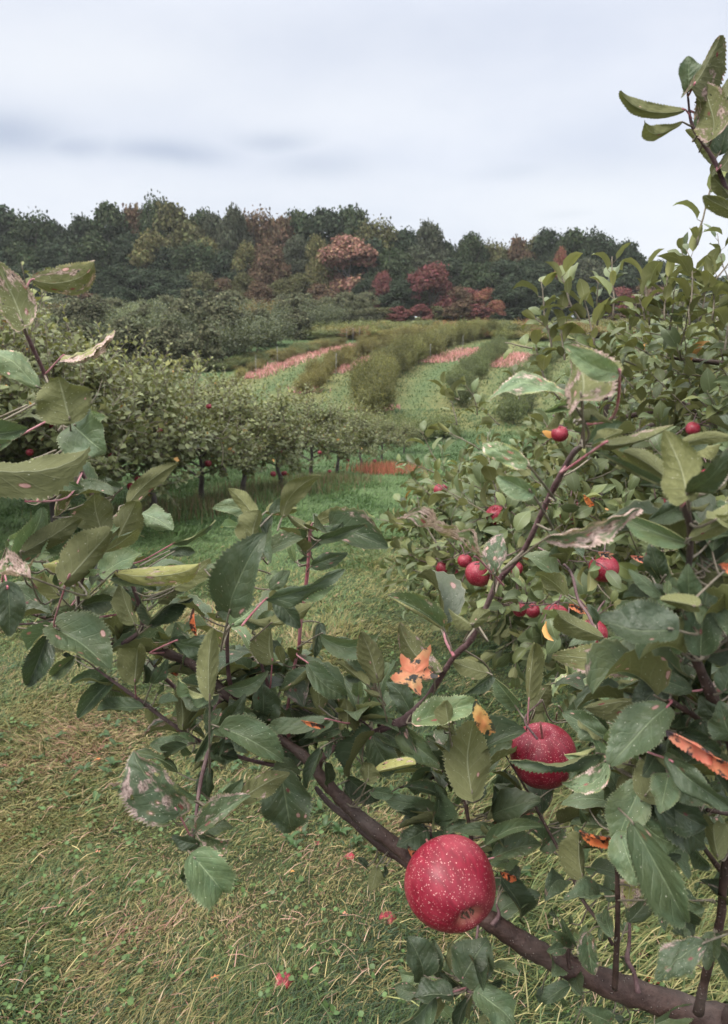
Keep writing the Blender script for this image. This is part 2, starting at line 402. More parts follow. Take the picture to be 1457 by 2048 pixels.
def simple_leafy(name, c1, c2, rough=.6, trans=.15, nscale=1.0):
    """crown material: base colour from the object's own colour, varied leaf by leaf"""
    m, t, out = mat_new(name)
    lcn = t.node('ShaderNodeAttribute', attribute_name='lc'); sc = t.node('ShaderNodeSeparateColor'); t.put(sc.inputs[0], lcn.outputs['Color'])
    oi = t.node('ShaderNodeObjectInfo')
    c = t.mix(sc.outputs[0], c1, c2); c = t.mix(1.0, c, oi.outputs['Color'], 'MULTIPLY')
    hsv = t.node('ShaderNodeHueSaturation'); t.put(hsv.inputs['Color'], c)
    t.put(hsv.inputs['Value'], t.math('ADD', .5, sc.outputs[1])); t.put(hsv.inputs['Hue'], t.math('ADD', .465, t.math('MULTIPLY', t.math('POWER', sc.outputs[2], 2.0), .07)))
    b = principled(t, hsv.outputs[0], .8, .1); tr = t.node('ShaderNodeBsdfTranslucent'); t.put(tr.inputs[0], hsv.outputs[0])
    mx = t.node('ShaderNodeMixShader'); mx.inputs[0].default_value = trans; t.l.new(b.outputs[0], mx.inputs[1]); t.l.new(tr.outputs[0], mx.inputs[2])
    t.l.new(mx.outputs[0], out.inputs[0]); return m
M['crown'] = simple_leafy('wood_crown', (.85, .85, .85), (1.15, 1.15, 1.0))

# grass blades carry their own colour
def blade_material():
    m, t, out = mat_new('grass_blade')
    c = t.attr('lc')
    uvn = t.node('ShaderNodeUVMap'); uvn.uv_map = 'UVMap'; u = t.sep(uvn.outputs[0])[0]
    c = t.mix(t.step(u, .75, 1.0), c, t.mix(.35, c, (.34, .27, .15)))
    b = principled(t, c, .5, .3); tr = t.node('ShaderNodeBsdfTranslucent'); t.put(tr.inputs[0], c)
    mx = t.node('ShaderNodeMixShader'); mx.inputs[0].default_value = .25; t.l.new(b.outputs[0], mx.inputs[1]); t.l.new(tr.outputs[0], mx.inputs[2])
    t.l.new(mx.outputs[0], out.inputs[0]); return m
M['blade'] = blade_material()

def ground_material():
    m, t, out = mat_new('meadow')
    g = t.node('ShaderNodeTexCoord').outputs['Object']; X, Y, Z = t.sep(g)[:3]
    dry = t.sep(t.attr('lc'))[0]; lush = t.sep(t.attr('lc'))[1]
    n1 = t.noise(g, 1.1, 4, .6); n2 = t.noise(g, 9, 5, .7); n3 = t.noise(g, 55, 4, .7)
    green = t.mix(t.step(n2, .3, .7), (.050, .092, .042), (.080, .125, .052))
    yel = t.mix(t.step(n2, .3, .7), (.12, .125, .05), (.20, .185, .08))
    c = t.mix(t.math('MULTIPLY', t.step(n1, .45, .68), .55), green, yel); c = t.mix(t.math('MULTIPLY', lush, .85), c, green)
    c = t.mix(t.math('MULTIPLY', dry, t.step(n2, .2, .55)), c, yel)
    near = t.step(Y, 9.0, 3.0)       # under the near turf lies thatch and soil
    c = t.mix(t.math('MULTIPLY', near, .8), c, t.mix(n3, (.022, .02, .011), (.075, .065, .03)))
    b = principled(t, c, .9, .1, bump(t, t.math('ADD', n3, n2), .8, .03)); t.l.new(b.outputs[0], out.inputs[0]); return m
M['ground'] = ground_material()
def straw_material():
    m, t, out = mat_new('dead_grass_strip')
    g = t.node('ShaderNodeTexCoord').outputs['Object']; n = t.noise(g, 5, 5, .7); n2 = t.noise(g, 1.2, 3, .5)
    c = t.mix(n, (.34, .16, .14), (.56, .31, .27)); c = t.mix(t.step(n2, .5, .75), c, (.22, .20, .10))
    b = principled(t, c, .9, .1, bump(t, n, .6, .04)); t.l.new(b.outputs[0], out.inputs[0]); return m
M['straw'] = straw_material()

def apple_material():
    m, t, out = mat_new('apple_skin')
    g = t.node('ShaderNodeTexCoord').outputs['Object']
    X, Y, Z = t.sep(g)[:3]
    az = t.math('ARCTAN2', X, Y)
    st = t.noise(t.comb(t.math('MULTIPLY', az, 1.0), t.math('MULTIPLY', Z, 9.0), 0.0), 9, 4, .6)
    big = t.noise(g, 22, 3, .5)
    c = t.mix(t.step(st, .35, .7), (.14, .004, .015), (.22, .008, .026))
    c = t.mix(t.math('MULTIPLY', t.step(big, .45, .65), .5), c, (.32, .045, .065)); c = t.mix(t.math('MULTIPLY', t.step(t.noise(g, 14, 3, .6), .56, .7), .5), c, (.10, .004, .014))
    polar = t.step(t.math('SQRT', t.math('ADD', t.math('MULTIPLY', X, X), t.math('MULTIPLY', Y, Y))), .015, .006); polar = t.math('MULTIPLY', polar, t.math('LESS_THAN', Z, 0.0)); c = t.mix(t.math('MULTIPLY', polar, t.step(t.math('SUBTRACT', st, 0), .2, .6)), c, (.45, .16, .12))
    vd = t.voro(g, 600); vc = t.voro(g, 600, out=1); r0 = t.sep(vc)[0]; r1 = t.sep(vc)[1]
    lim = t.math('MULTIPLY', t.step(r0, .0, .9), .33)
    d = t.step(t.math('SUBTRACT', lim, vd), 0.0, .06)
    c = t.mix(t.math('MULTIPLY', d, t.math('ADD', .25, t.math('MULTIPLY', r1, .55))), c, (.72, .42, .38))
    b = principled(t, c, t.math('ADD', .36, t.math('MULTIPLY', big, .24)), .38, bump(t, t.math('ADD', big, t.math('MULTIPLY', d, .1)), .2, .002), Coat_Weight=.05, Coat_Roughness=.25)
    t.l.new(b.outputs[0], out.inputs[0]); return m
M['apple'] = apple_material()
def plain(name, c1, c2, scale=40, rough=.7):
    m, t, out = mat_new(name); g = t.node('ShaderNodeTexCoord').outputs['Object']; n = t.noise(g, scale, 4, .6)
    b = principled(t, t.mix(t.step(n, .3, .7), c1, c2), rough, .3, bump(t, n, .5, .001)); t.l.new(b.outputs[0], out.inputs[0]); return m
M['calyx'] = plain('dry_calyx', (.05, .03, .02), (.14, .09, .06), 300)
M['stem'] = plain('apple_stalk', (.10, .03, .03), (.25, .10, .09), 200)
M['stake'] = plain('weathered_stake', (.17, .17, .16), (.26, .26, .25), 10)
M['rot'] = plain('rotten_apple_skin', (.16, .02, .03), (.42, .05, .07), 60, .5)
def maple_material():
    m, t, out = mat_new('orange_leaf')
    g = t.node('ShaderNodeTexCoord').outputs['Object']; n = t.noise(g, 45, 4, .6); n2 = t.noise(g, 85, 4, .6)
    oi = t.node('ShaderNodeObjectInfo')
    c = t.mix(t.step(n, .35, .65), (.62, .17, .09), (.60, .30, .14)); c = t.mix(t.step(n, .58, .72), c, (.34, .33, .10))
    c = t.mix(t.step(n2, .50, .56), c, (.05, .04, .035)); c = t.mix(1.0, c, oi.outputs['Color'], 'MULTIPLY')
    b = principled(t, c, .55, .3, bump(t, n2, .4, .001)); tr = t.node('ShaderNodeBsdfTranslucent'); t.put(tr.inputs[0], c)
    mx = t.node('ShaderNodeMixShader'); mx.inputs[0].default_value = .3; t.l.new(b.outputs[0], mx.inputs[1]); t.l.new(tr.outputs[0], mx.inputs[2])
    t.l.new(mx.outputs[0], out.inputs[0]); return m
M['maple'] = maple_material()

# ---------------------------------------------------------------- the ground
def poly_world(pts): return np.array([G(*p) for p in pts])
ROWS = {   # base lines of the rows on the rise, read off as picture points and laid on the ground
    'a': poly_world([(748, 838), (742, 815), (757, 785), (800, 743), (862, 707), (930, 685), (1000, 671)]),
    'b': poly_world([(905, 850), (913, 815), (934, 770), (962, 735), (1000, 703), (1045, 683)]),
    'c': poly_world([(598, 800), (625, 778), (665, 748), (720, 718), (790, 696), (850, 684), (930, 673)]),
    'd': poly_world([(430, 790), (480, 765), (540, 738), (620, 712), (700, 694), (760, 686), (850, 674)]),
    'e': poly_world([(1010, 850), (1040, 800), (1070, 750), (1110, 712), (1160, 690)]),
}
def seg_dist(x, y, line):
    d = np.full(x.shape, 1e9)
    for a, b in zip(line[:-1], line[1:]):
        ab = b[:2]-a[:2]; t = np.clip(((x-a[0])*ab[0]+(y-a[1])*ab[1])/(ab@ab+1e-9), 0, 1)
        d = np.minimum(d, np.hypot(x-a[0]-t*ab[0], y-a[1]-t*ab[1]))
    return d
def rowdist(x, y):
    d = np.full(x.shape, 1e9)
    for L in ROWS.values(): d = np.minimum(d, seg_dist(x, y, L))
    return d
yy = np.concatenate([np.arange(-5, 14, .14), np.arange(14, 75, .4), 75*1.12**np.arange(0, 22)])
xr = np.concatenate([np.arange(0, 14, .28), 14*1.13**np.arange(0, 30)]); xx = np.concatenate([-xr[:0:-1], xr])
XX, YY = np.meshgrid(xx, yy, indexing='ij'); ZZ = H(XX, YY)
rd = rowdist(XX, YY)
dry = np.exp(-(rd/1.5)**2)*np.clip((YY-23)/3, 0, 1)
dry = np.maximum(dry, np.clip((YY-60)/9, 0, 1)*.6)
lush = np.clip((YY-5.5)/3, 0, 1)*(1-dry)*np.clip(1.6-np.abs(XX+1.0-0.0*YY)/40, 0, 1)
Vg = np.stack([XX, YY, ZZ], -1).reshape(-1, 3); ny = len(yy)
ii = (np.arange(len(xx)-1)[:, None]*ny+np.arange(ny-1)[None]); Fg = np.stack([ii, ii+ny, ii+ny+1, ii+1], -1).reshape(-1, 4)
Cg = np.stack([dry, lush, np.zeros_like(dry), np.ones_like(dry)], -1).reshape(-1, 4)
go = raw_mesh('ground', Vg, Fg, np.full(len(Fg), 4), M['ground'], None, None, Cg); tag(go, kind='structure')

# strips of dead pink grass under the rows
def strip(pts, wid):
    W = catmull(poly_world(pts), 8); T = nrm(np.gradient(W, axis=0)); Sx = nrm(np.cross(T, [0, 0, 1.0]))
    n = len(W); k = 5; rows = []
    wv = wid*(.75+.5*rng.random(n)); wv[0] *= .3; wv[-1] *= .3
    for j in range(k):
        p = W+Sx*(wv*((j/(k-1))-.5))[:, None]; p[:, 2] = H(p[:, 0], p[:, 1])+.02+.05*(1-abs(j-(k-1)/2)/((k-1)/2))*rng.random(n); rows.append(p)
    V = np.stack(rows, 1).reshape(-1, 3); i = np.arange(n-1)[:, None]*k+np.arange(k-1)[None]
    F = np.stack([i, i+1, i+k+1, i+k], -1).reshape(-1, 4)
    o = raw_mesh('path', V, F, np.full(len(F), 4), M['straw'], smooth=False); tag(o, kind='structure'); o['label'] = 'strip of pink dead grass under a row on the rise'
    return W
STRIPS = [([(497, 758), (520, 749), (548, 738)], .9), ([(545, 738), (590, 722), (640, 706), (690, 696), (740, 690)], 1.1), ([(658, 748), (690, 737), (712, 730), (745, 719), (775, 712)], 1.1),
          ([(862, 726), (900, 714), (955, 700)], 1.5), ([(985, 735), (1010, 723), (1048, 709)], 1.6), ([(605, 788), (613, 780), (620, 774)], .8), ([(790, 712), (830, 704), (870, 697)], 1.1), ([(738, 825), (755, 818), (772, 812)], .8)]
strip_lines = [strip(p, w_*.6) for p, w_ in STRIPS]

# ---------------------------------------------------------------- grass
def fbm(x, y, s, seed=0):
    r = np.random.default_rng(100+seed); out = 0
    for k in range(5):
        a = r.random()*6.28; f = s*(1.7**k)
        out = out+np.sin((x*math.cos(a)+y*math.sin(a))*f+r.random()*6+2*np.sin((y*math.cos(a)-x*math.sin(a))*f*.6+r.random()*6))/(1.45**k)
    return out/2.4
PAL = np.array([(.036, .068, .028), (.082, .132, .042), (.155, .172, .056), (.25, .215, .085), (.38, .29, .16), (.30, .15, .11), (.100, .165, .058)])
def blades(n, y0, y1, hmin, hmax, wid, dens_pow=1.0, lay=.7, cool=0., marg=1.12, edge=(-1e9, 1e9)):
    y = y0+(y1-y0)*rng.random(n)**dens_pow
    half = (y*.985+.35)*.475*marg+.25
    x = (rng.random(n)*2-1)*half
    zc = H(x, y)
    # lean: combed in patches, mostly lying near the camera
    az = fbm(x, y, 2.4, 1)*2.2+rng.normal(size=n)*.9
    lean = np.clip(lay+.35*rng.normal(size=n), .05, 1.45)
    L = (hmin+(hmax-hmin)*rng.random(n))*(1+.75*fbm(x, y, 3.4, 2)+.35*fbm(x, y, 11., 22))
    L = np.clip(L, hmin*.5, None)
    d = np.stack([np.sin(lean)*np.cos(az), np.sin(lean)*np.sin(az), np.cos(lean)], -1)
    side = nrm(np.stack([-np.sin(az)+.3*rng.normal(size=n), np.cos(az)+.3*rng.normal(size=n), .5*rng.normal(size=n)], -1))
    base = np.stack([x, y, zc-.004+.018*rng.random(n)*(lean > .8)], -1)
    wv = (wid*(.5+.9*rng.random(n)))[:, None]
    bend = np.stack([.25*np.cos(az), .25*np.sin(az), -.22*np.ones(n)], -1)*L[:, None]*(.4+.9*rng.random(n))[:, None]
    p1 = base+d*L[:, None]*.5; p2 = base+d*L[:, None]+bend
    p2[:, 2] = np.maximum(p2[:, 2], zc+.003)
    V = np.stack([base-side*wv*.5, base+side*wv*.5, p1-side*wv*.42, p1+side*wv*.42, p2], 1).reshape(-1, 3)
    b5 = np.arange(n)*5
    loops = np.stack([b5, b5+1, b5+3, b5+2, b5+2, b5+3, b5+4], -1).ravel(); counts = np.tile([4, 3], n)
    # colour by patch
    m = fbm(x, y, 1.3, 3)+.55*fbm(x, y, 4.5, 4)+.55*rng.normal(size=n)
    m2 = fbm(x, y, 1.9, 5)+.5*fbm(x, y, 6, 6)+.5*rng.normal(size=n)
    idx = np.full(n, 2)
    idx[m < -.05] = 1; idx[m < -.65] = 0; idx[m > .6] = 3; idx[(m2 > .85) & (m > -.2)] = 4; idx[(m2 > 1.3)] = 5; idx[(m2 > .8) & (m < -.2)] = 3
    cf = np.clip((y-4.2)/3.2, 0, 1)*cool
    sw = rng.random(n) < cf*(1-.55*np.exp(-((x-.35)/.55)**2)*(y < 7.5))
    idx[sw] = 6
    c = PAL[idx]*(.72+.56*rng.random(n))[:, None]
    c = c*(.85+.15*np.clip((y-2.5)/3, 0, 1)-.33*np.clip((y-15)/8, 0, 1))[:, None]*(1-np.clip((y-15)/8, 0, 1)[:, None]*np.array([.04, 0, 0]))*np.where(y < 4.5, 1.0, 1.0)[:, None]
    C = np.concatenate([c, np.ones((n, 1))], 1)
    uv = np.tile(np.array([[0, 0], [0, 1], [.5, 0], [.5, 1], [1, .5]]), (n, 1))
    return V, loops, counts, uv, np.repeat(C, 5, 0)
def merge_blades(name, parts):
    off = 0; Vs, Ls, Cs, Us, Co = [], [], [], [], []
    for V, l, c, u, co in parts:
        Vs.append(V); Ls.append(l+off); Cs.append(c); Us.append(u); Co.append(co); off += len(V)
    o = raw_mesh(name, np.concatenate(Vs), np.concatenate(Ls), np.concatenate(Cs), M['blade'], None, np.concatenate(Us), np.concatenate(Co), smooth=False)
    return o
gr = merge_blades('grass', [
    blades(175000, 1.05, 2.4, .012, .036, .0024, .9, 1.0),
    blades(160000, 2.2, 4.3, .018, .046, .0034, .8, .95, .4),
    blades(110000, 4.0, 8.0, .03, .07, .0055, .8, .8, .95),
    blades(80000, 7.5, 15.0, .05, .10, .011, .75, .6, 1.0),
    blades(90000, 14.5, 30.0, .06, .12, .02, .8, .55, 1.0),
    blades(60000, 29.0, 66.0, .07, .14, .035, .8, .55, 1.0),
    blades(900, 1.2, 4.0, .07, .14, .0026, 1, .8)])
tag(gr, 'mown orchard grass with straw and yellow patches covering the ground', 'grass', kind='stuff')

# long grass and straw lying under the near tree
def lie(n, cx, cy, sx, sy, Lr, wid, pal, name, label, azm=None, hh=.03):
    x = cx+sx*rng.normal(size=n); y = cy+sy*rng.normal(size=n); zc = H(x, y)
    az = (azm if azm is not None else 0)+rng.normal(size=n)*.55
    L = Lr[0]+(Lr[1]-Lr[0])*rng.random(n)
    base = np.stack([x, y, zc+hh*rng.random(n)], -1); lean = np.clip(1.2+.25*rng.normal(size=n), .6, 1.55)
    d = np.stack([np.sin(lean)*np.cos(az), np.sin(lean)*np.sin(az), np.cos(lean)], -1)
    side = nrm(np.stack([-np.sin(az), np.cos(az), .6*rng.normal(size=n)], -1)); wv = (wid*(.5+rng.random(n)))[:, None]
    p1 = base+d*L[:, None]*.5; p2 = base+d*L[:, None]*1.0+np.array([0, 0, -1.0])*L[:, None]*.22; p2[:, 2] = np.maximum(p2[:, 2], zc+.003)
    V = np.stack([base-side*wv*.5, base+side*wv*.5, p1-side*wv*.42, p1+side*wv*.42, p2], 1).reshape(-1, 3); b5 = np.arange(n)*5
    loops = np.stack([b5, b5+1, b5+3, b5+2, b5+2, b5+3, b5+4], -1).ravel(); counts = np.tile([4, 3], n)
    pal = np.array(pal); c = pal[rng.integers(0, len(pal), n)]*(.6+.8*rng.random(n))[:, None]
    C = np.repeat(np.concatenate([c, np.ones((n, 1))], 1), 5, 0); uv = np.tile(np.array([[0, 0], [0, 1], [.5, 0], [.5, 1], [1, .5]]), (n, 1))
    o = merge_blades(name, [(V, loops, counts, uv, C)]); tag(o, label, 'grass', kind='stuff'); return o
lie(9000, 1.0, 1.95, .30, .42, (.09, .20), .0026, [(.16, .19, .07), (.22, .23, .085), (.10, .14, .05), (.30, .27, .12)], 'long_grass', 'long bent grass lying under the near apple branches', .2)
lie(700, .45, 1.6, .6, .35, (.03, .09), .0017, [(.46, .36, .24), (.42, .28, .20), (.42, .34, .16)], 'straw', 'dry pinkish straw scattered through the near grass', 1.2)
lie(1100, -.65, 1.75, .5, .5, (.03, .09), .0017, [(.44, .28, .20), (.42, .24, .19), (.42, .34, .16)], 'straw', 'dry pink straw patch in the near grass on the open side', .6)
gA = G(772, 945)
def tufts(name, label, cx, cy, sx, sy, n, h, pal):
    x = cx+sx*rng.normal(size=n); y = cy+sy*rng.normal(size=n); zc = H(x, y); L = h*(.5+.8*rng.random(n)); az = rng.random(n)*6.28; lean = np.abs(rng.normal(size=n))*.35
    base = np.stack([x, y, zc], -1); d = np.stack([np.sin(lean)*np.cos(az), np.sin(lean)*np.sin(az), np.cos(lean)], -1)
    side = nrm(np.stack([-np.sin(az), np.cos(az), 0*az], -1)); wv = (.008*(.5+rng.random(n)))[:, None]
    p1 = base+d*L[:, None]*.5; p2 = base+d*L[:, None]
    V = np.stack([base-side*wv*.5, base+side*wv*.5, p1-side*wv*.42, p1+side*wv*.42, p2], 1).reshape(-1, 3); b5 = np.arange(n)*5
    loops = np.stack([b5, b5+1, b5+3, b5+2, b5+2, b5+3, b5+4], -1).ravel(); counts = np.tile([4, 3], n)
    pal = np.array(pal); c = pal[rng.integers(0, len(pal), n)]*(.7+.6*rng.random(n))[:, None]
    C = np.repeat(np.concatenate([c, np.ones((n, 1))], 1), 5, 0); uv = np.tile(np.array([[0, 0], [0, 1], [.5, 0], [.5, 1], [1, .5]]), (n, 1))
    o = merge_blades(name, [(V, loops, counts, uv, C)]); tag(o, label, 'grass', kind='stuff'); return o
tufts('dry_grass', 'patch of orange-red dry grass at the end of the left tree row', gA[0], gA[1], .32, .45, 1900, .22, [(.48, .14, .09), (.44, .19, .11), (.34, .11, .08), (.22, .18, .07)])
for (a, b, sx_, n_) in ((370, 1025, .35, 2400), (560, 985, .45, 2600), (650, 965, .4, 2200), (470, 1005, .3, 1200), (250, 1040, .4, 1500)):
    g_ = G(a, b)
    tufts('dry_grass', 'dry brownish weeds around the trunks of the left tree row', g_[0], g_[1], sx_, .3, n_, .17, [(.22, .14, .09), (.17, .16, .07), (.14, .17, .06), (.10, .16, .06), (.08, .14, .05)])['group'] = 'dry weeds around the left row of trunks'

def strip_grass():
    r = np.random.default_rng(5); X_, Y_ = [], []
    for (p, w_), W in zip(STRIPS, strip_lines):
        L = np.linalg.norm(np.diff(W[:, :2], axis=0), axis=1).sum(); m = int(170*L*w_**.5); t = r.random(m)*(len(W)-1); i = t.astype(int); f = (t-i)[:, None]
        q = W[i]*(1-f)+W[np.minimum(i+1, len(W)-1)]*f; T = nrm(W[np.minimum(i+1, len(W)-1)]-W[i]+1e-6); off = r.normal(size=m)*w_*.36
        X_.append(q[:, 0]-T[:, 1]*off); Y_.append(q[:, 1]+T[:, 0]*off)
    x = np.concatenate(X_); y = np.concatenate(Y_); m = len(x); zc = H(x, y); L = .10+.22*r.random(m); az = r.random(m)*6.28; ln = np.abs(r.normal(size=m))*.6
    base = np.stack([x, y, zc], -1); d = np.stack([np.sin(ln)*np.cos(az), np.sin(ln)*np.sin(az), np.cos(ln)], -1); side = nrm(np.stack([-np.sin(az), np.cos(az), 0*az], -1)); wv = (.05*(.5+r.random(m)))[:, None]
    p1 = base+d*L[:, None]*.5; p2 = base+d*L[:, None]; V = np.stack([base-side*wv*.5, base+side*wv*.5, p1-side*wv*.42, p1+side*wv*.42, p2], 1).reshape(-1, 3); b5 = np.arange(m)*5
    loops = np.stack([b5, b5+1, b5+3, b5+2, b5+2, b5+3, b5+4], -1).ravel(); pal = np.array([(.50, .24, .23), (.60, .33, .31), (.42, .20, .18), (.28, .22, .12)]); c = pal[r.integers(0, 4, m)]*(.75+.5*r.random(m))[:, None]
    C = np.repeat(np.concatenate([c, np.ones((m, 1))], 1), 5, 0); uv = np.tile(np.array([[0, 0], [0, 1], [.5, 0], [.5, 1], [1, .5]]), (m, 1))
    tag(merge_blades('dead_grass', [(V, loops, np.tile([4, 3], m), uv, C)]), 'pink dead grass standing in strips under the rows on the rise', 'grass', kind='stuff')
strip_grass()

# clover and broad-leaved weeds
def weeds():
    n = 3400; y = 1.1+4.5*rng.random(n)**1.2; x = (rng.random(n)*2-1)*((y*.985+.35)*.53+.12)
    keep = (fbm(x, y, 2.6, 9)+.5*rng.normal(size=n)) > .15; x, y = x[keep], y[keep]; n = len(x)
    x = np.repeat(x, 3)+.012*rng.normal(size=3*n); y = np.repeat(y, 3)+.012*rng.normal(size=3*n); n = 3*n
    z_ = H(x, y)+.012+.03*rng.random(n)
    T = nrm(np.stack([rng.normal(size=n), rng.normal(size=n), .35*np.abs(rng.normal(size=n))], -1)); N_ = nrm(np.stack([.45*rng.normal(size=n), .45*rng.normal(size=n), np.ones(n)], -1))
    size = .007+.013*rng.random(n); col = np.stack([.15*rng.random(n), 0*x, rng.random(n)*.95, .2+.6*rng.random(n)], -1)
    tm = [leaf_template(3, 2, .9, .1, .15), leaf_template(3, 2, .7, .3, .1)]
    o = cloud_obj('clover', cloud_arrays(tm, np.stack([x, y, z_], -1), T, N_, size, col), M['leaf_mid']); o.color = (.70, .95, .62, 1)
    tag(o, 'clover and broad-leaved weeds growing low in the grass', 'clover', kind='stuff')
weeds()
def rosettes():
    r = np.random.default_rng(91); P_, T_, N_, S_ = [], [], [], []
    for k in range(1500):
        y = 1.15+3.6*r.random()**1.3; x = (r.random()*2-1)*((y*.985+.35)*.53)
        if fbm(np.array([x]), np.array([y]), 1.5, 12)[0]+.25*r.normal() < .5: continue
        z_ = float(H(x, y))+.015; m = r.integers(4, 9); a0 = r.random()*6
        for j in range(m):
            a = a0+j*2.4; P_.append((x, y, z_)); T_.append((math.cos(a), math.sin(a), .35+.3*r.random())); N_.append((-.4*math.cos(a), -.4*math.sin(a), 1)); S_.append(.016+.032*r.random()**1.5)
    n = len(P_); col = np.stack([.1*r.random(n), 0*np.zeros(n), r.random(n)*.9, .1+.5*r.random(n)], -1)
    o = cloud_obj('weeds', cloud_arrays([leaf_template(5, 2, .42, .5, .25), leaf_template(5, 2, .3, .7, .2)], np.array(P_), np.array(T_), np.array(N_), np.array(S_), col), M['leaf_mid']); o.color = (.48, .72, .5, 1)
    tag(o, 'dark green leafy weeds in clumps among the mown grass', 'weeds', kind='stuff')
rosettes()

# ---------------------------------------------------------------- wood behind the field
def lobe_crown(seed, n=6500, lobes=26, fs=.05, squat=1.0, open_=0.):
    """unit crown: z 0..1, radius about .5; lobes of small leaf clumps"""
    r = np.random.default_rng(seed); P_, N_ = [], []
    cs = []
    for k in range(lobes):
        h = r.random()**.8; a = r.random()*2*PI
        env = math.sin(PI*min(1, (.12+.88*h))**.9)**.6 if h < .97 else .25
        rr = .38*env*(.35+.65*math.sqrt(r.random()))
        cs.append((rr*math.cos(a), rr*math.sin(a), .09+.80*h, .07+.13*r.random()**1.5))
    wts = np.array([c[3]**2 for c in cs]); wts /= wts.sum()
    cnt = r.multinomial(n, wts)
    for (cx, cy, cz, cr), m in zip(cs, cnt):
        d = nrm(r.normal(size=(m, 3))); d[:, 2] = np.abs(d[:, 2])*.9-.25*(r.random(m) < .4); d = nrm(d)
        rad = cr*(.45+.65*r.random(m)**.6)
        p = np.array([cx, cy, cz])+d*rad[:, None]*np.array([1, 1, .85]); p = p+.022*r.normal(size=(m, 3)); P_.append(p); N_.append(nrm(d+.8*r.normal(size=(m, 3))+np.array([0, 0, .3])))
    P_ = np.concatenate(P_); N_ = np.concatenate(N_); m = len(P_)
    T = nrm(np.cross(N_, r.normal(size=(m, 3)))); size = fs*(.55+.9*r.random(m))
    col = np.stack([r.random(m), r.random(m), r.random(m), np.ones(m)], -1)
    q = np.array([(-.42, -.1, 0), (.36, -.06, .07), (.5, .62, -.03), (.02, 1.0, .05), (-.46, .55, 0.0)], float); q2 = q*np.array([-.8, 1.1, -1])
    f = np.array([[0, 1, 2, 3, 4]]); uv = np.zeros((5, 2))
    pk = r.integers(0, 2, m); Nn = nrm(N_-(N_*T).sum(-1, keepdims=True)*T); Sd = np.cross(T, Nn); tv = np.where(pk[:, None, None] == 0, q[None], q2[None])
    V = P_[:, None]+size[:, None, None]*(tv[..., 0:1]*Sd[:, None]+(tv[..., 1:2]-.5)*T[:, None]+tv[..., 2:3]*Nn[:, None])
    F = f[None]+(np.arange(m)*5)[:, None, None]
    return V.reshape(-1, 3), F.reshape(-1, 5), np.tile(uv, (m, 1)), np.repeat(col, 5, 0)
CR = []
for k in range(7):
    V, F, U, C = lobe_crown(20+k, 14000 if k < 5 else 6000, [54, 44, 62, 38, 50, 22, 20][k], [.027, .030, .026, .030, .028, .040, .038][k])
    me = raw_mesh('crown', V, F, np.full(len(F), 5), M['crown'], None, U, C, smooth=False); CR.append(me.data); bpy.data.objects.remove(me)
def trunk_mesh(seed, top=.75, forks=5, th=.022, spread=.3):
    r = np.random.default_rng(seed); L = []
    pts = catmull([(0, 0, -.03), (.01, .01, top*.3), (-.01, 0, top*.6), (.01, 0, top)], 4); L.append((pts, np.linspace(th, th*.35, len(pts))))
    for k in range(forks):
        a = r.random()*6.28; z0 = top*(.3+.45*r.random()); e = spread*(.6+.5*r.random())
        p = catmull([(0, 0, z0), (e*.4*math.cos(a), e*.4*math.sin(a), z0+.12), (e*math.cos(a), e*math.sin(a), min(.93, z0+.34))], 4); L.append((p, np.linspace(th*.55, th*.15, len(p))))
    o = tubes_obj('trunk', L, M['bark_far'], None, 6); me = o.data; bpy.data.objects.remove(o); return me
TR = [trunk_mesh(5), trunk_mesh(6, .8, 6)]
TRG = trunk_mesh(8, .85, 8, .016, .28); TRG.materials[0] = M['bark_grey']
forest = []
def wood_tree(px, topy, basey, Y, wpx, color, var, word, gap=0., grey=False, lift=.0):
    """crown top seen at topy, standing Y metres away"""
    d = Y*math.cos(PITCH)+0.0
    top = P(px, topy, d/ (math.cos(PITCH))*math.cos(PITCH)); x = top[0]; y = top[1]
    g = float(H(x, y)); hgt = max(1.0, top[2]-g); wid = wpx/FPX*d
    o = empty('tree' if hgt > 3.5 else 'bush', (x, y, g), None, 'tree' if hgt > 3.5 else 'bush')
    c = bpy.data.objects.new('crown', CR[var]); COL.objects.link(c); c.parent = o; c.scale = (wid*1.1, wid*1.1, hgt*(1.04-lift)); c.location = (0, 0, hgt*lift)
    c.rotation_euler = (0, 0, random.random()*6.28); c.color = (*color, 1)
    t = bpy.data.objects.new('trunk', TRG if grey else TR[var % 2]); COL.objects.link(t); t.parent = o; sc_ = hgt
    t.scale = (min(wid, hgt)*1.1, min(wid, hgt)*1.1, hgt); t.rotation_euler = (0, 0, random.random()*6.28)
    forest.append((px, word, o, Y)); return o
DG = (.040, .058, .031); DG2 = (.033, .048, .030); OL = (.088, .092, .044); YG = (.125, .125, .055); RU = (.105, .075, .048); RD = (.145, .062, .054); OR = (.20, .10, .065); GR = (.06, .07, .048); PK = (.24, .145, .105)
sky_line = [(-60, 440, 130, DG), (5, 433, 110, DG2), (62, 436, 90, DG), (112, 448, 80, DG2), (165, 440, 90, DG2), (213, 413, 105, DG), (268, 430, 75, RU), (308, 404, 70, DG), (345, 414, 110, OL), (398, 426, 80, DG), (436, 432, 80, GR),
            (466, 432, 62, GR), (512, 433, 90, RU), (558, 440, 80, RU), (602, 430, 95, DG), (652, 424, 110, DG2), (702, 432, 95, DG), (752, 450, 90, OL), (802, 464, 85, DG2), (856, 450, 70, GR), (900, 486, 70, DG2), (946, 481, 70, DG),
            (990, 490, 70, OL), (1040, 480, 60, RU), (1066, 478, 55, OL), (1103, 462, 75, DG2), (1150, 474, 80, DG), (1200, 470, 90, DG2), (1246, 488, 80, DG2), (1310, 525, 80, DG2), (1370, 548, 90, DG), (1440, 560, 110, DG2), (1520, 560, 110, DG)]
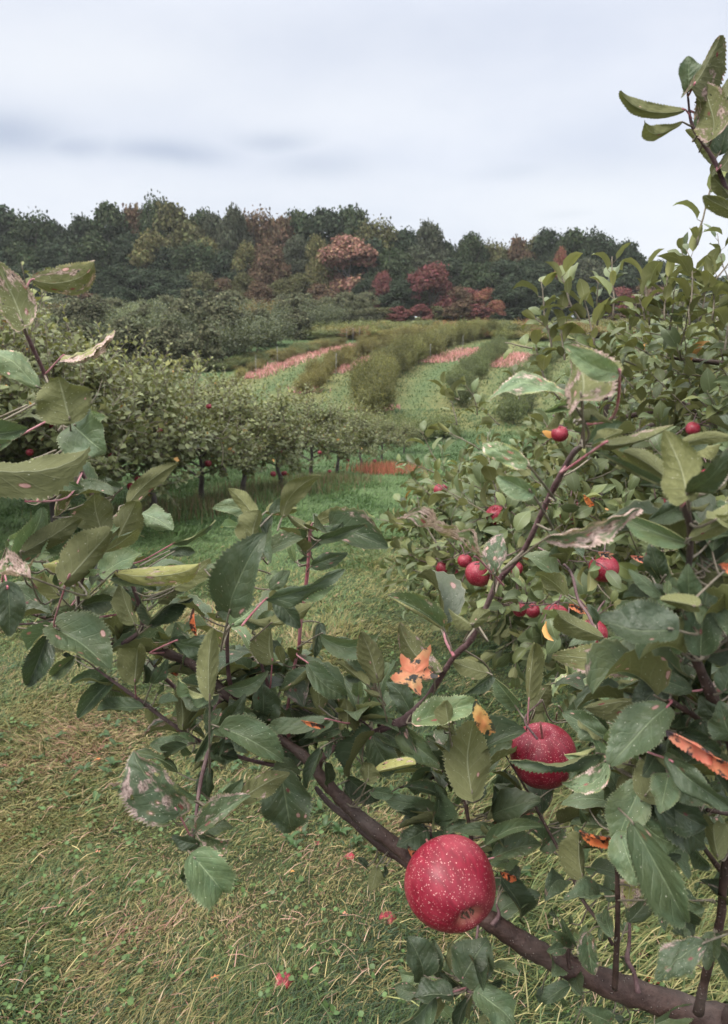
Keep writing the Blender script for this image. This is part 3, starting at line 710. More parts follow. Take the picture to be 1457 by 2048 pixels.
COLW = {DG: 'dark green', DG2: 'blackish green', OL: 'olive', YG: 'yellow-green', RU: 'rusty brown', RD: 'crimson', OR: 'orange', GR: 'grey-green', PK: 'pink and yellow'}
for i, (a, b, w_, c) in enumerate(sky_line):
    wood_tree(a, b, 600, 120+6*random.random(), w_*1.35, c, i % 5, COLW[c]+' tree on the skyline of the wood')
mid = [(-20, 480, 120, DG2), (45, 490, 110, DG), (120, 492, 110, DG2), (190, 478, 110, DG), (250, 470, 90, DG2), (300, 478, 95, YG), (330, 500, 100, DG2), (390, 492, 100, DG), (412, 478, 90, YG), (455, 505, 90, DG2), (492, 498, 62, YG), (535, 490, 80, RU),
       (590, 480, 60, GR), (640, 474, 60, YG), (700, 476, 105, PK), (748, 492, 80, DG2), (790, 500, 85, DG), (845, 500, 90, GR), (905, 520, 95, DG2), (955, 530, 90, DG), (1010, 530, 95, DG2), (1062, 520, 90, DG2), (1120, 520, 90, DG2),
       (1128, 498, 40, OR), (1180, 520, 90, GR), (1240, 540, 90, DG2), (1300, 570, 90, RU), (1380, 590, 90, OL), (1460, 590, 90, OL)]
for i, (a, b, w_, c) in enumerate(mid):
    gy = c in (PK,) or (a, b) in ((590, 480),)
    wood_tree(a, b, 620, 109+6*random.random(), w_*1.2, c, (i*3+1) % 5, COLW[c]+' tree standing inside the wood', grey=gy, lift=.25 if gy else 0.)
front = [(-40, 530, 120, DG2), (30, 535, 110, DG2), (95, 545, 100, DG), (150, 560, 80, RU), (215, 535, 110, DG2), (280, 540, 100, DG2), (345, 545, 100, DG2), (400, 552, 80, OL), (440, 560, 70, RU), (478, 548, 70, OL), (520, 566, 60, RU), (560, 560, 60, OL),
         (600, 555, 70, OL), (640, 570, 70, RU), (690, 592, 60, RD), (735, 560, 60, DG2), (767, 545, 46, RD), (800, 565, 70, DG2), (862, 530, 90, RD), (830, 575, 70, OL), (905, 575, 80, RU), (942, 578, 70, RD), (975, 582, 60, OR), (1020, 570, 90, DG2), (1075, 565, 90, DG2), (1130, 560, 90, DG2),
         (1190, 570, 90, DG2), (1240, 580, 70, RD), (1290, 590, 70, RU)]
for i, (a, b, w_, c) in enumerate(front):
    wood_tree(a, b, 640, 100+5*random.random(), w_*1.15, c, (i*2+2) % 5, COLW[c]+' tree at the front edge of the wood')
low = [(560, 600, 60, OL), (610, 605, 60, RU), (655, 600, 55, RU), (688, 598, 30, RD), (720, 612, 60, DG), (760, 615, 60, OL), (800, 612, 50, RD), (842, 608, 44, RD), (880, 612, 60, OL), (920, 605, 60, RU), (958, 608, 60, RD), (990, 600, 36, OR), (1040, 615, 70, DG2), (1090, 612, 70, DG2),
       (700, 645, 60, GR), (755, 645, 60, OL), (815, 642, 60, GR), (870, 640, 60, OL), (925, 638, 70, OL), (990, 640, 70, DG2), (1050, 640, 70, DG2), (1110, 640, 80, DG2), (480, 590, 60, OL), (520, 598, 50, RU), (440, 585, 60, DG2), (380, 580, 80, DG2), (310, 578, 80, DG2), (240, 575, 80, DG2), (150, 580, 90, RU), (80, 575, 80, DG2), (0, 575, 80, DG2),
       (1170, 640, 90, DG2), (1240, 640, 90, RU), (1320, 640, 90, OL), (1400, 640, 90, OL), (1480, 640, 90, OL)]
for i, (a, b, w_, c) in enumerate(low):
    wood_tree(a, b, 660, 90+4*random.random(), w_*1.2 if b < 638 else w_*.62, c, 5+i % 2, COLW[c]+' bush along the foot of the wood')

# ---------------------------------------------------------------- shoots and leaf sprays
TM_MID = [leaf_template(6, 4, .50, .35, .22, 0, 0, .05, 1.0), leaf_template(6, 4, .54, .7, .2, .6, 0, .04, 2.0, .3), leaf_template(6, 4, .46, .3, .55, 0, 0, .06, 3.0, .2, .4), leaf_template(6, 4, .58, .6, .1, -.4, 0, .05, 4.0)]
TM_FAR = [leaf_template(2, 2, .66, .4, .25), leaf_template(2, 2, .6, .7, .1), leaf_template(2, 2, .7, .2, .3)]
def shoot(r, p0, dirv, length, nl, ls, stems, acc, bri=.5, curve=.25, thick=.0022, start=.12, yel=.15):
    """one leafy shoot: spiral leaves that arch outwards"""
    d = nrm(np.asarray(dirv, float)); up = np.array([0, 0, 1.0])
    k = 6; pts = [np.asarray(p0, float)]; dd = d.copy()
    for i in range(k):
        dd = nrm(dd+up*curve/k+.11*r.normal(size=3)); pts.append(pts[-1]+dd*length/k)
    pts = np.array(pts); stems.append((pts, np.linspace(thick, thick*.4, len(pts))))
    ph = r.random()*6.28
    for j in range(nl):
        f = start+(1-start)*(j+.3*r.random())/nl; q = f*k; i = min(k-1, int(q)); p = pts[i]+(pts[i+1]-pts[i])*(q-i); ax = nrm(pts[i+1]-pts[i])
        th = ph+j*2.4+.3*r.normal(); e1 = nrm(np.cross(ax, [.3, .5, .1])); e2 = np.cross(ax, e1); rad = e1*math.cos(th)+e2*math.sin(th)
        a = (1.2-.42*f)+.22*r.normal()
        T = nrm(ax*math.cos(a)+rad*math.sin(a)+.12*r.normal(size=3)-up*.10); N_ = nrm(ax*math.sin(a)-rad*math.cos(a)+up*.35+.25*r.normal(size=3))
        pet = .22*ls; b = p+T*pet; stems.append((np.array([p, b]), np.array([thick*.32, thick*.28])))
        s = ls*(.62+.55*r.random())*(1-.35*max(0, f-.75)/.25)*(.7 if f < .15 else 1)
        acc.append((b, T, N_, s, (yel*r.random()**2*2, 0, r.random(), float(np.clip(bri+.22*r.normal(), 0, 1)))))
def acc_arrays(acc):
    return (np.array([a[0] for a in acc]), np.array([a[1] for a in acc]), np.array([a[2] for a in acc]), np.array([a[3] for a in acc]), np.array([a[4] for a in acc]))

# left row: small trees, three grown and copied
def row_tree(seed, hgt, rad, trunk_h, nsh, name='apple_tree'):
    r = np.random.default_rng(seed); root = bpy.data.objects.new(name, None); COL.objects.link(root)
    stems, acc, limbs = [], [], []
    tp = catmull([(0, 0, -.05), (.02, .01, trunk_h*.6), (-.02, .02, trunk_h*1.2), (.03, 0, hgt*.62), (0, .02, hgt*.86)], 5)
    tr = tubes_obj('trunk', [(tp, np.linspace(.042, .008, len(tp)))], M['bark_far'], root, 10, .04)
    for k in range(13):
        z0 = trunk_h+(hgt*.55-trunk_h)*(k/12)**.9; a = k*2.4+r.random(); L = rad*(1.0-.35*(k/12))*(.75+.3*r.random())
        i = np.argmin(abs(tp[:, 2]-z0)); b = tp[i]
        p = catmull([b, b+np.array([math.cos(a)*L*.5, math.sin(a)*L*.5, .16]), b+np.array([math.cos(a)*L, math.sin(a)*L, .10+.26*r.random()])], 5)
        limbs.append((p, np.linspace(.016, .005, len(p))))
        for _ in range(int(nsh/13)):
            f = .25+.75*r.random()**.7; q = p[min(len(p)-1, int(f*len(p)))]
            dr = np.array([math.cos(a), math.sin(a), .3])*.6+r.normal(size=3)*.75+np.array([0, 0, .35])
            shoot(r, q, dr, .12+.26*r.random(), 9+int(7*r.random()), .064, stems, acc, .38, .3, .0035, .05)
    for _ in range(int(nsh*.22)):
        z0 = hgt*(.45+.4*r.random()); i = np.argmin(abs(tp[:, 2]-z0)); shoot(r, tp[i], r.normal(size=3)*.8+np.array([0, 0, .8]), .3+.22*r.random(), 13, .064, stems, acc, .5, .3, .0035, .1)
    for k in range(7):
        a = r.random()*6.28; q = np.array([rad*.5*math.cos(a), rad*.5*math.sin(a), hgt*.72]); shoot(r, q, np.array([.15*math.cos(a), .15*math.sin(a), 1.0]), hgt*.30+.1*r.random(), 15, .058, stems, acc, .65, .1, .004, .0, .3)
    for lb in limbs: tubes_obj('limb', [lb], M['bark_far'], root, 6)
    o = tubes_obj('twigs', stems, M['twig_green'], root, 3); o['kind'] = 'stuff'
    p, T, N_, s, c = acc_arrays(acc)
    # leaves get yellower at random towards the top of the crown
    c[:, 0] = np.clip(c[:, 0]+.5*np.clip((p[:, 2]/hgt-.55)/.45, 0, 1)*r.random(len(p)), 0, 1)
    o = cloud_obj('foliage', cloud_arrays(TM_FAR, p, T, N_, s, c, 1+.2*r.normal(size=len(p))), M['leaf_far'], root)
    return root
def copy_tree(root, name=None):
    r = root.copy(); COL.objects.link(r)
    for ch in list(root.children):
        c = ch.copy(); COL.objects.link(c); c.parent = r
        for g in ch.children:
            d = g.copy(); COL.objects.link(d); d.parent = c
    return r
protos = [row_tree(31, 1.6, .80, .32, 330), row_tree(32, 1.6, .78, .36, 320), row_tree(33, 1.6, .84, .30, 330)]
row_px = [(-60, 1120, 590, 7.0), (120, 1085, 690, 7.8), (215, 1050, 720, 8.4), (305, 1030, 738, 9), (408, 1015, 788, 10), (487, 988, 780, 11), (560, 973, 790, 12), (625, 960, 803, 14), (675, 950, 812, 15.6), (722, 938, 826, 17.4), (765, 924, 840, 19.2), (808, 908, 846, 21.2),
          (-90, 1040, 600, 9.4), (60, 1010, 650, 10.5), (190, 985, 690, 11.5), (330, 965, 735, 13.2), (450, 940, 765, 15.5)]
rowpos = []
for i, (a, b, t_, yv) in enumerate(row_px):
    p = P(a, b, yv/math.cos(PITCH)*.985) if False else None
    d_ = yv*math.cos(PITCH)+(CZ-float(H(0, yv)))*math.sin(PITCH)
    x = (a-728.5)/FPX*d_; g0 = float(H(x, yv)); top = CZ+yv*math.tan(math.atan((1024-t_)/FPX)-PITCH)
    rowpos.append((x, yv, (top-g0)/1.50, i % 3))
used = set()
for i, (x, y, s_, k) in enumerate(rowpos):
    o = protos[k] if k not in used else copy_tree(protos[k]); used.add(k)
    o.location = (x, y, float(H(x, y))); o.scale = (s_*1.15, s_*1.15, s_); o.rotation_euler = (0, 0, i*2.1+.3)
    tag(o, ('small apple tree in the left row beyond the lawn, %s from the near end' % ordw(i)) if i < 12 else 'taller apple tree behind the left row, %s of those behind' % ordw(i-12), 'apple tree', 'apple trees in the left row beyond the lawn' if i < 12 else 'apple trees behind the left row')

# ---------------------------------------------------------------- far orchard and rows on the rise
def shrub_proto(seed, n, squat=1.0, upright=.6, fs=.085):
    r = np.random.default_rng(seed); root = bpy.data.objects.new('orchard_tree', None); COL.objects.link(root)
    # sprays of upright shoots: clumps strung on lines that fan out of the middle
    P_, T_, N_, Sz = [], [], [], []
    nl = 130
    for k in range(nl):
        a = r.random()*6.28; e = .1+.9*r.random()**.6
        b = np.array([.30*e*math.cos(a), .30*e*math.sin(a), .12+.35*r.random()]); d = nrm(np.array([math.cos(a)*.45*e, math.sin(a)*.45*e, upright*.7+.4*r.random()])+.35*r.normal(size=3))
        L = .25+.35*r.random(); m = n//nl; f = r.random(m)
        p = b+d*L*f[:, None]+.035*r.normal(size=(m, 3)); P_.append(p)
    P_ = np.concatenate(P_); m = len(P_); P_[:, 2] = np.clip(P_[:, 2], .03, 1.02)
    T_ = nrm(r.normal(size=(m, 3))+np.array([0, 0, .5])); N_ = nrm(r.normal(size=(m, 3))+np.array([0, 0, .8])+P_*np.array([1.5, 1.5, 0]))
    col = np.stack([.35*r.random(m)**2, 0*f[0]+np.zeros(m), r.random(m)*.98, np.clip(.5+.25*r.normal(size=m), 0, 1)], -1)
    tv = [leaf_template(2, 2, .75, .3, .2)]
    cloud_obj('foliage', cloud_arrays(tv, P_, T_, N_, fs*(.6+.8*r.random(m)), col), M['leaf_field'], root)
    tp = catmull([(0, 0, -.03), (.01, 0, .2), (0, .01, .45)], 4); L_ = [(tp, np.linspace(.018, .008, len(tp)))]
    for k in range(6):
        a = k*1.05; L_.append((catmull([(0, 0, .12), (.12*math.cos(a), .12*math.sin(a), .25), (.26*math.cos(a), .26*math.sin(a), .5)], 3), np.linspace(.009, .003, 7)))
    tubes_obj('trunk', L_, M['bark_far'], root, 5)
    return root
SP = [shrub_proto(41, 6500, fs=.034), shrub_proto(42, 6500, fs=.036), shrub_proto(43, 6500, .8, .8, .032)]
SPused = set()
def put_shrub(x, y, h, wd, color, label, group, cat='orchard tree', name='orchard_tree', k=None):
    k = random.randrange(3) if k is None else k
    o = SP[k] if k not in SPused else copy_tree(SP[k]); SPused.add(k)
    o.name = name; o.location = (x, y, float(H(x, y))); o.scale = (wd, wd, h); o.rotation_euler = (0, 0, random.random()*6.28)
    for c in o.children:
        if c.name.startswith('foliage'): c.color = (*color, 1)
    tag(o, label, cat, group); return o
e0 = G(425, 748); e1 = G(665, 665)
nrow = 0
far_rows = np.arange(29, 90, 4.6)
for ri, Y in enumerate(far_rows):
    f = (Y-e0[1])/(e1[1]-e0[1]); xe = e0[0]+(e1[0]-e0[0])*f-1.0
    if Y < e0[1]: xe = e0[0]-1-(e0[1]-Y)*.5
    x = xe-.3*random.random()
    while x > -.50*Y-3:
        h = 2.5+.6*random.random()
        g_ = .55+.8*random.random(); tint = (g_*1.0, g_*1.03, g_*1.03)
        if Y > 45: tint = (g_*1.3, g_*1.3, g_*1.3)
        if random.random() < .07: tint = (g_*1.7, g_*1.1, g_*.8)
        if random.random() < .55:
            y_ = Y+1.6*random.random(); hh_ = h*(.8+.5*random.random()); o = empty('orchard_tree', (x, y_, float(H(x, y_))), 'bushy grey-green orchard tree in the %s far row counted from the lawn' % ordw(ri), 'orchard tree', 'orchard trees in the %s far row' % ordw(ri))
            q = .085*(.65+.75*random.random()); bw = hh_*(1.0+.35*random.random())
            c = bpy.data.objects.new('crown', CR[5+random.randrange(2)]); COL.objects.link(c); c.parent = o; c.scale = (bw, bw, hh_*1.08); c.location = (0, 0, -.1*hh_); c.rotation_euler = (0, 0, random.random()*6.28); c.color = (q*1.0, q*1.08, q*.68, 1)
            t_ = bpy.data.objects.new('trunk', TR[0]); COL.objects.link(t_); t_.parent = o; t_.scale = (hh_, hh_, hh_*.8); x -= 2.2+1.3*random.random(); continue
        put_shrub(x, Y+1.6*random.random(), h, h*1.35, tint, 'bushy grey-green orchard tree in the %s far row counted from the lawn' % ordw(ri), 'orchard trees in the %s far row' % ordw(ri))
        x -= 2.4+1.1*random.random()
# rows of saplings and weeds on the rise
def along(line, step):
    L = catmull(line, 12); s = np.concatenate([[0], np.cumsum(np.linalg.norm(np.diff(L[:, :2], axis=0), axis=1))]); t = np.arange(0, s[-1], step)
    return np.stack([np.interp(t, s, L[:, 0]), np.interp(t, s, L[:, 1])], -1)
BR = (1.8, 1.4, 1.0); OLV = (1.5, 1.3, .92); GRN = (1.2, 1.25, 1.0)
for (key, step, hh, ww, col, lab) in (('a', .42, 1.65, 1.0, OLV, 'wide olive row nearest the middle lane'), ('b', .5, 1.15, .8, GRN, 'short grey-green row inside the curving lanes'), ('c', .55, 1.15, .8, BR, 'brown sapling row above the middle'),
                                     ('d', 1.6, .7, .6, BR, 'sparse top row beside the pink strip'), ('e', .6, 1.1, .9, GRN, 'row behind the right apple tree')):
    for i, (x, y) in enumerate(along(ROWS[key], step)):
        if key == 'b' and (y > 54 or y < 30): continue
        if key == 'c' and random.random() < .15: continue
        if key in 'dc': y += 1.5
        v = .6+.7*random.random(); x += .25*random.normalvariate(0, 1); hs = hh*(.65+.55*random.random())
        put_shrub(x, y, hs, ww*(.8+.4*random.random()), (col[0]*v, col[1]*v, col[2]*v), 'sapling in the '+lab, 'saplings in the '+lab, 'sapling', 'sapling')
# weeds along the crest
for i in range(120):
    px = 640+720*random.random(); py = 668+14*random.random(); g_ = G(px, py)
    v = .8+.5*random.random(); c = random.choice([(1.9, 1.45, .9), (1.5, 1.4, .85), (2.3, 1.1, .95), (1.2, 1.2, .85)])
    put_shrub(g_[0], g_[1]+2*random.random(), .7+.7*random.random(), 1.8+1.4*random.random(), (c[0]*v, c[1]*v, c[2]*v), 'yellow-brown weed clump along the crest of the rise', 'weed clumps along the crest', 'weed', 'weed_clump')
for i in range(46):
    px = 440+240*random.random(); py = 738-(px-440)*.23+8*random.random(); g_ = G(px, py)
    v = .8+.4*random.random(); c = random.choice([(1.9, 1.4, .9), (1.4, 1.3, .85), (1.1, 1.15, .85)])
    put_shrub(g_[0], g_[1], .35+.4*random.random(), .8+.9*random.random(), (c[0]*v, c[1]*v, c[2]*v), 'low olive weed clump beside the top pink strip', 'weed clumps beside the top strip', 'weed', 'weed_clump')
for i in range(34):   # dark bushes at the low end of the lanes
    px = 720+170*random.random(); py = 872+14*random.random()-(px-700)*.02; g_ = G(px, py)
    put_shrub(g_[0], g_[1], .55+.3*random.random(), 1.0, (1.25, 1.3, .95), 'dark green bush in the hollow at the foot of the lanes', 'bushes in the hollow', 'bush', 'bush')
for (px, py) in ((693, 690), (706, 688), (719, 687), (512, 757), (555, 735), (672, 752), (860, 728), (925, 708)):
    g_ = G(px, py); o = tubes_obj('stake', [(np.array([g_+[0, 0, -.1], g_+[0.02, 0, .5], g_+[.03, 0, 1.15]]), np.array([.015, .014, .014]))], M['stake'], None, 6)
    tag(o, 'thin pale stake at %s' % {693: 'the leftmost end of the crest', 706: 'the middle of three by the crest', 719: 'the right of three by the crest', 512: 'the lowest end of the top strip', 555: 'the bend of the top strip', 672: 'the start of the second strip', 860: 'the start of the third strip', 925: 'the middle of the third strip'}[px], 'stake', 'stakes on the rise')
# labels for the wood
from collections import defaultdict
cnt = defaultdict(list)
for it in forest: cnt[it[1]].append(it)
for wd_, its in cnt.items():
    its.sort(key=lambda q: q[0])
    for i, it in enumerate(its):
        it[2]['label'] = wd_ if len(its) == 1 else '%s, %s of them from the left' % (wd_, ordw(i))
        it[2]['group'] = 'trees and bushes of the wood'
# ================================================================ near part of the scene
# ---------------------------------------------------------------- apples
def revolve(profile, seg, wob=0., seed=0):
    r = np.random.default_rng(seed); pr = np.array(profile); n = len(pr); th = np.linspace(0, 2*PI, seg, endpoint=False)
    rad = pr[:, 0][:, None]*(1+wob*(np.sin(th*5+.4)*.35+np.sin(th*2+1.3)*.5+np.sin(th+2)*.4)[None]*np.clip(.4-pr[:, 1]/.09, 0, 1)[:, None])
    V = np.stack([rad*np.cos(th), rad*np.sin(th), np.repeat(pr[:, 1][:, None], seg, 1)], -1).reshape(-1, 3)
    i = np.arange(n-1)[:, None]*seg; j = np.arange(seg)[None]; j2 = (j+1) % seg
    return V, np.stack([i+j, i+j2, i+seg+j2, i+seg+j], -1).reshape(-1, 4)
def apple_profile(R_=.040, hh=.037, n=30):
    out = []
    for k in range(n+1):
        t = -PI/2+PI*k/n; c = math.cos(t); s_ = math.sin(t)
        r = R_*(max(c, 0)**.86)*(1+.05*s_); z_ = hh*s_*(1.0)
        if s_ > 0: z_ -= .014*math.exp(-(r/.0095)**2)            # stalk cavity
        else: z_ += .012*math.exp(-(r/.0105)**2)                 # calyx basin
        out.append((max(r, 1e-4), z_))
    return out
aV, aF = revolve(apple_profile(n=44), 56, .085)
_a = raw_mesh('apple', aV, aF, np.full(len(aF), 4), M['apple']); APM = _a.data; bpy.data.objects.remove(_a)
aV, aF = revolve(apple_profile(n=16), 20, .05)
_a = raw_mesh('apple', aV, aF, np.full(len(aF), 4), M['apple']); APS = _a.data; bpy.data.objects.remove(_a)
def cone_star():
    L = []
    for k in range(5):
        a = k*2*PI/5; c, s_ = math.cos(a), math.sin(a)
        L.append((np.array([(c*.003, s_*.003, -.0245), (c*.0062, s_*.0062, -.0285), (c*.0035, s_*.0035, -.032)]), np.array([.0016, .0014, .0004])))
    o = tubes_obj('calyx', L, M['calyx'], None, 5); me = o.data; bpy.data.objects.remove(o); return me
CALYX = cone_star()
o = tubes_obj('stalk', [(catmull([(0, 0, .013), (.001, 0, .028), (.004, .002, .046)], 4), np.linspace(.0016, .0012, 9))], M['stem'], None, 6); STALK = o.data; bpy.data.objects.remove(o)
def put_apple(loc, axis, rad, label, group, hi=False, parts=True, spin=0., color=None):
    o = bpy.data.objects.new('apple', APM if hi else APS); COL.objects.link(o)
    q = Vector(axis).normalized().to_track_quat('Z', 'Y'); o.rotation_mode = 'QUATERNION'
    o.rotation_quaternion = q @ Vector((0, 0, 1)).rotation_difference(Vector((0, 0, 1))) @ __import__('mathutils').Quaternion((0, 0, 1), spin)
    o.location = [float(v) for v in loc]; k = rad/.040; o.scale = (k, k, k)
    if parts:
        for nm, me in (('calyx', CALYX), ('stalk', STALK)):
            c = bpy.data.objects.new(nm, me); COL.objects.link(c); c.parent = o
    tag(o, label, 'apple', group); return o

# ---------------------------------------------------------------- the near apple tree
near = empty('apple_tree', (1.25, .95, float(H(1.25, .95))), 'near apple tree whose bough, twigs and big spotted leaves fill the front', 'apple tree')
branch_pts = []      # (px, py, depth) samples that leaves look for
def branch(name, pts, d0, d1, mat, lump=.04, seg=10, leafy=True, extra=None):
    """pts: (px, py, width in px) from the thick or thin end; depth runs d0..d1 along it"""
    pts = np.array(pts, float); n = len(pts); s = np.concatenate([[0], np.cumsum(np.hypot(*np.diff(pts[:, :2], axis=0).T))]); s /= s[-1]
    dep = d0+(d1-d0)*s
    W = np.array([P(a, b, d) for (a, b), d in zip(pts[:, :2], dep)]); rad = pts[:, 2]*dep/FPX*.43
    if extra is not None:
        W = np.concatenate([[e[:3] for e in extra], W]); rad = np.concatenate([[e[3] for e in extra], rad])
    k = 7; C_ = catmull(W, k); t = np.linspace(0, len(W)-1, len(C_)); rr = np.interp(t, np.arange(len(W)), rad)
    if leafy:
        for i in range(n-1):
            for f in (0, .25, .5, .75):
                branch_pts.append((*(pts[i, :2]*(1-f)+pts[i+1, :2]*f), dep[i]*(1-f)+dep[i+1]*f))
        branch_pts.append((*pts[-1, :2], dep[-1]))
    # small knuckles along the twig
    rr = rr*(1+.10*np.maximum(0, np.sin(np.arange(len(rr))*1.9+pts[0, 0]))**6)
    return tubes_obj(name, [(C_, rr)], M[mat], near, seg, lump)
gz = float(H(1.25, .95))
branch('trunk', [(1700, 2120, 10), (1640, 2095, 10)], 1.0, .95, 'bark', .03, 14, False, extra=[(1.25, .95, gz-.1, .055), (1.26, .95, gz+.25, .048), (1.20, .93, gz+.6, .042), (1.05, .9, .78, .036)]) if False else None
tp = catmull([(1.25, .95, gz-.1), (1.27, .96, gz+.3), (1.22, .95, .62), (1.24, 1.0, 1.0), (1.16, 1.0, 1.45), (1.12, 1.0, 1.95)], 6)
tubes_obj('trunk', [(tp, np.linspace(.055, .016, len(tp)))], M['bark'], near, 14, .03)
branch('bough', [(1560, 2060, 74), (1457, 2045, 71), (1350, 2012, 65), (1230, 1972, 60), (1130, 1930, 54), (1050, 1888, 49), (985, 1845, 43), (900, 1790, 40), (820, 1712, 37), (740, 1652, 33), (690, 1605, 30), (650, 1563, 28), (608, 1512, 24), (560, 1478, 20), (505, 1440, 18), (452, 1387, 20), (400, 1338, 21), (330, 1305, 20), (247, 1288, 17),
                 (190, 1275, 16), (137, 1255, 15), (82, 1230, 14), (36, 1219, 12), (-40, 1200, 10)], .80, .90, 'bark', .05, 14, True, extra=[(1.22, .95, .62, .03), (.85, .85, .56, .028)])
branch('bough', [(850, 1752, 24), (800, 1716, 22), (757, 1688, 21), (707, 1644, 18), (660, 1608, 14), (632, 1575, 10)], .86, .93, 'bark', .05, 12)
tw = [  # twigs: points, near depth, far depth, bark
    ([(635, 1545, 16), (646, 1516, 16), (686, 1486, 15), (750, 1464, 14), (785, 1450, 18), (812, 1440, 26), (835, 1415, 15), (858, 1391, 14), (908, 1314, 13), (941, 1281, 15), (971, 1218, 12), (998, 1161, 15), (1048, 1101, 12), (1098, 995, 13), (1143, 912, 14), (1163, 890, 12), (1167, 850, 6), (1165, 790, 4)], .90, .50, 'twig'),
    ([(450, 1385, 14), (432, 1415, 11), (424, 1460, 9), (416, 1505, 9), (402, 1563, 10), (391, 1640, 8), (384, 1690, 10)], .88, .74, 'twig'),
    ([(570, 1535, 9), (500, 1520, 9), (440, 1500, 9), (390, 1477, 9), (330, 1438, 9), (275, 1397, 9), (233, 1367, 8), (192, 1337, 4)], .95, .86, 'twig'),
    ([(452, 1432, 10), (400, 1420, 10), (357, 1381, 10), (327, 1353, 9), (300, 1320, 6)], .98, .92, 'twig'),
    ([(82, 1246, 6), (33, 1249, 4), (-10, 1252, 3)], .88, .86, 'twig'), ([(82, 1246, 4), (165, 1239, 5), (217, 1232, 5), (250, 1226, 3)], .88, .84, 'twig_pink'),
    ([(247, 1288, 12), (285, 1250, 10), (262, 1160, 9), (231, 1099, 9), (205, 1040, 9), (183, 987, 9), (165, 945, 9), (148, 910, 9), (118, 830, 8), (90, 749, 9), (60, 683, 9), (49, 650, 7), (54, 575, 4)], .86, .62, 'twig'),
    ([(160, 1262, 10), (156, 1202, 9), (166, 1157, 8), (178, 1121, 5)], .86, .78, 'twig'), ([(156, 1205, 6), (150, 1170, 5), (146, 1150, 4)], .84, .8, 'twig_pink'),
    ([(580, 1490, 8), (575, 1430, 7), (585, 1360, 7), (592, 1320, 8), (598, 1296, 8), (602, 1244, 8), (612, 1175, 8), (618, 1112, 8), (620, 1075, 7), (621, 1060, 9), (626, 1045, 3)], .92, .78, 'twig_pink'),
    ([(560, 1480, 9), (547, 1430, 7), (537, 1376, 8), (525, 1335, 7), (515, 1305, 8), (510, 1270, 4)], .92, .84, 'twig'),
    ([(510, 1440, 12), (465, 1380, 10), (455, 1300, 9), (460, 1240, 9), (480, 1190, 7), (500, 1120, 6), (510, 1070, 5)], .90, .68, 'twig'),
    ([(965, 1835, 12), (950, 1760, 9), (945, 1700, 9), (942, 1670, 9), (933, 1615, 9), (922, 1531, 8), (905, 1462, 5)], .84, .82, 'bark'),
    ([(908, 1312, 8), (892, 1282, 6), (889, 1262, 4)], .70, .72, 'twig_pink'), ([(757, 1453, 9), (772, 1436, 9), (768, 1418, 5)], .84, .84, 'bark'), ([(748, 1462, 6), (720, 1440, 4), (695, 1440, 3)], .85, .84, 'twig'),
    ([(1230, 1978, 14), (1233, 1915, 14), (1236, 1832, 12), (1235, 1750, 11), (1235, 1719, 10), (1250, 1660, 9), (1262, 1637, 9), (1290, 1571, 9), (1331, 1477, 9), (1343, 1446, 8), (1342, 1408, 5)], .79, .62, 'bark'),
    ([(1277, 1985, 12), (1268, 1945, 10), (1255, 1918, 12), (1259, 1880, 8), (1260, 1800, 6)], .80, .82, 'twig'),
    ([(1226, 1890, 9), (1205, 1852, 9), (1167, 1802, 8), (1145, 1752, 8), (1120, 1703, 8), (1084, 1637, 7), (1062, 1595, 6), (1035, 1548, 5), (1005, 1500, 3)], .80, .86, 'bark'),
    ([(1397, 2025, 24), (1414, 1942, 20), (1441, 1841, 19), (1448, 1760, 20), (1470, 1640, 18), (1500, 1500, 18)], .77, .62, 'bark'), ([(1447, 1748, 14), (1415, 1705, 11), (1386, 1664, 10), (1362, 1653, 7)], .76, .70, 'bark'),
    ([(1500, 1560, 40), (1465, 1480, 34), (1441, 1430, 28), (1414, 1369, 26), (1386, 1303, 18), (1373, 1237, 16), (1375, 1169, 14), (1381, 1100, 14), (1381, 1056, 16), (1373, 1020, 19), (1373, 998, 12)], .60, .46, 'bark'),
    ([(1520, 520, 16), (1480, 420, 13), (1457, 386, 12), (1427, 318, 10), (1386, 253, 8), (1376, 191, 4)], .72, .68, 'twig'),
    ([(1290, 1560, 9), (1262, 1460, 8), (1228, 1366, 8), (1210, 1310, 7), (1178, 1232, 7), (1157, 1200, 7), (1142, 1145, 7), (1110, 1115, 6), (1077, 1095, 4)], .82, 1.05, 'twig'),
    ([(895, 1530, 4), (880, 1548, 6), (850, 1562, 7), (800, 1575, 5)], .92, .94, 'bark'), ([(1140, 1938, 9), (1137, 1915, 9), (1139, 1890, 5)], .80, .80, 'bark'),
    ([(985, 1850, 12), (998, 1830, 9), (993, 1808, 4)], .82, .83, 'twig'), ([(1340, 1400, 12), (1400, 1440, 14), (1440, 1470, 16)], .56, .58, 'bark'), ([(1415, 1620, 9), (1470, 1630, 12)], .7, .72, 'bark'),
    ([(960, 1830, 8), (950, 1900, 6), (935, 1975, 6), (945, 1985, 4)], .84, .78, 'twig'), ([(1085, 1400, 3), (1050, 1438, 5), (1075, 1478, 6)], .80, .78, 'twig'), ([(870, 1700, 7), (862, 1668, 5), (868, 1645, 4)], .86, .84, 'twig'),
    ([(1500, 1240, 10), (1440, 1290, 8), (1400, 1320, 9)], .5, .5, 'twig_green'), ([(1392, 1195, 6), (1440, 1150, 5), (1480, 1120, 5)], .46, .48, 'twig_green')]
for pts, d0, d1, mt in tw: branch('twig', pts, d0, d1, mt, .05, 9)
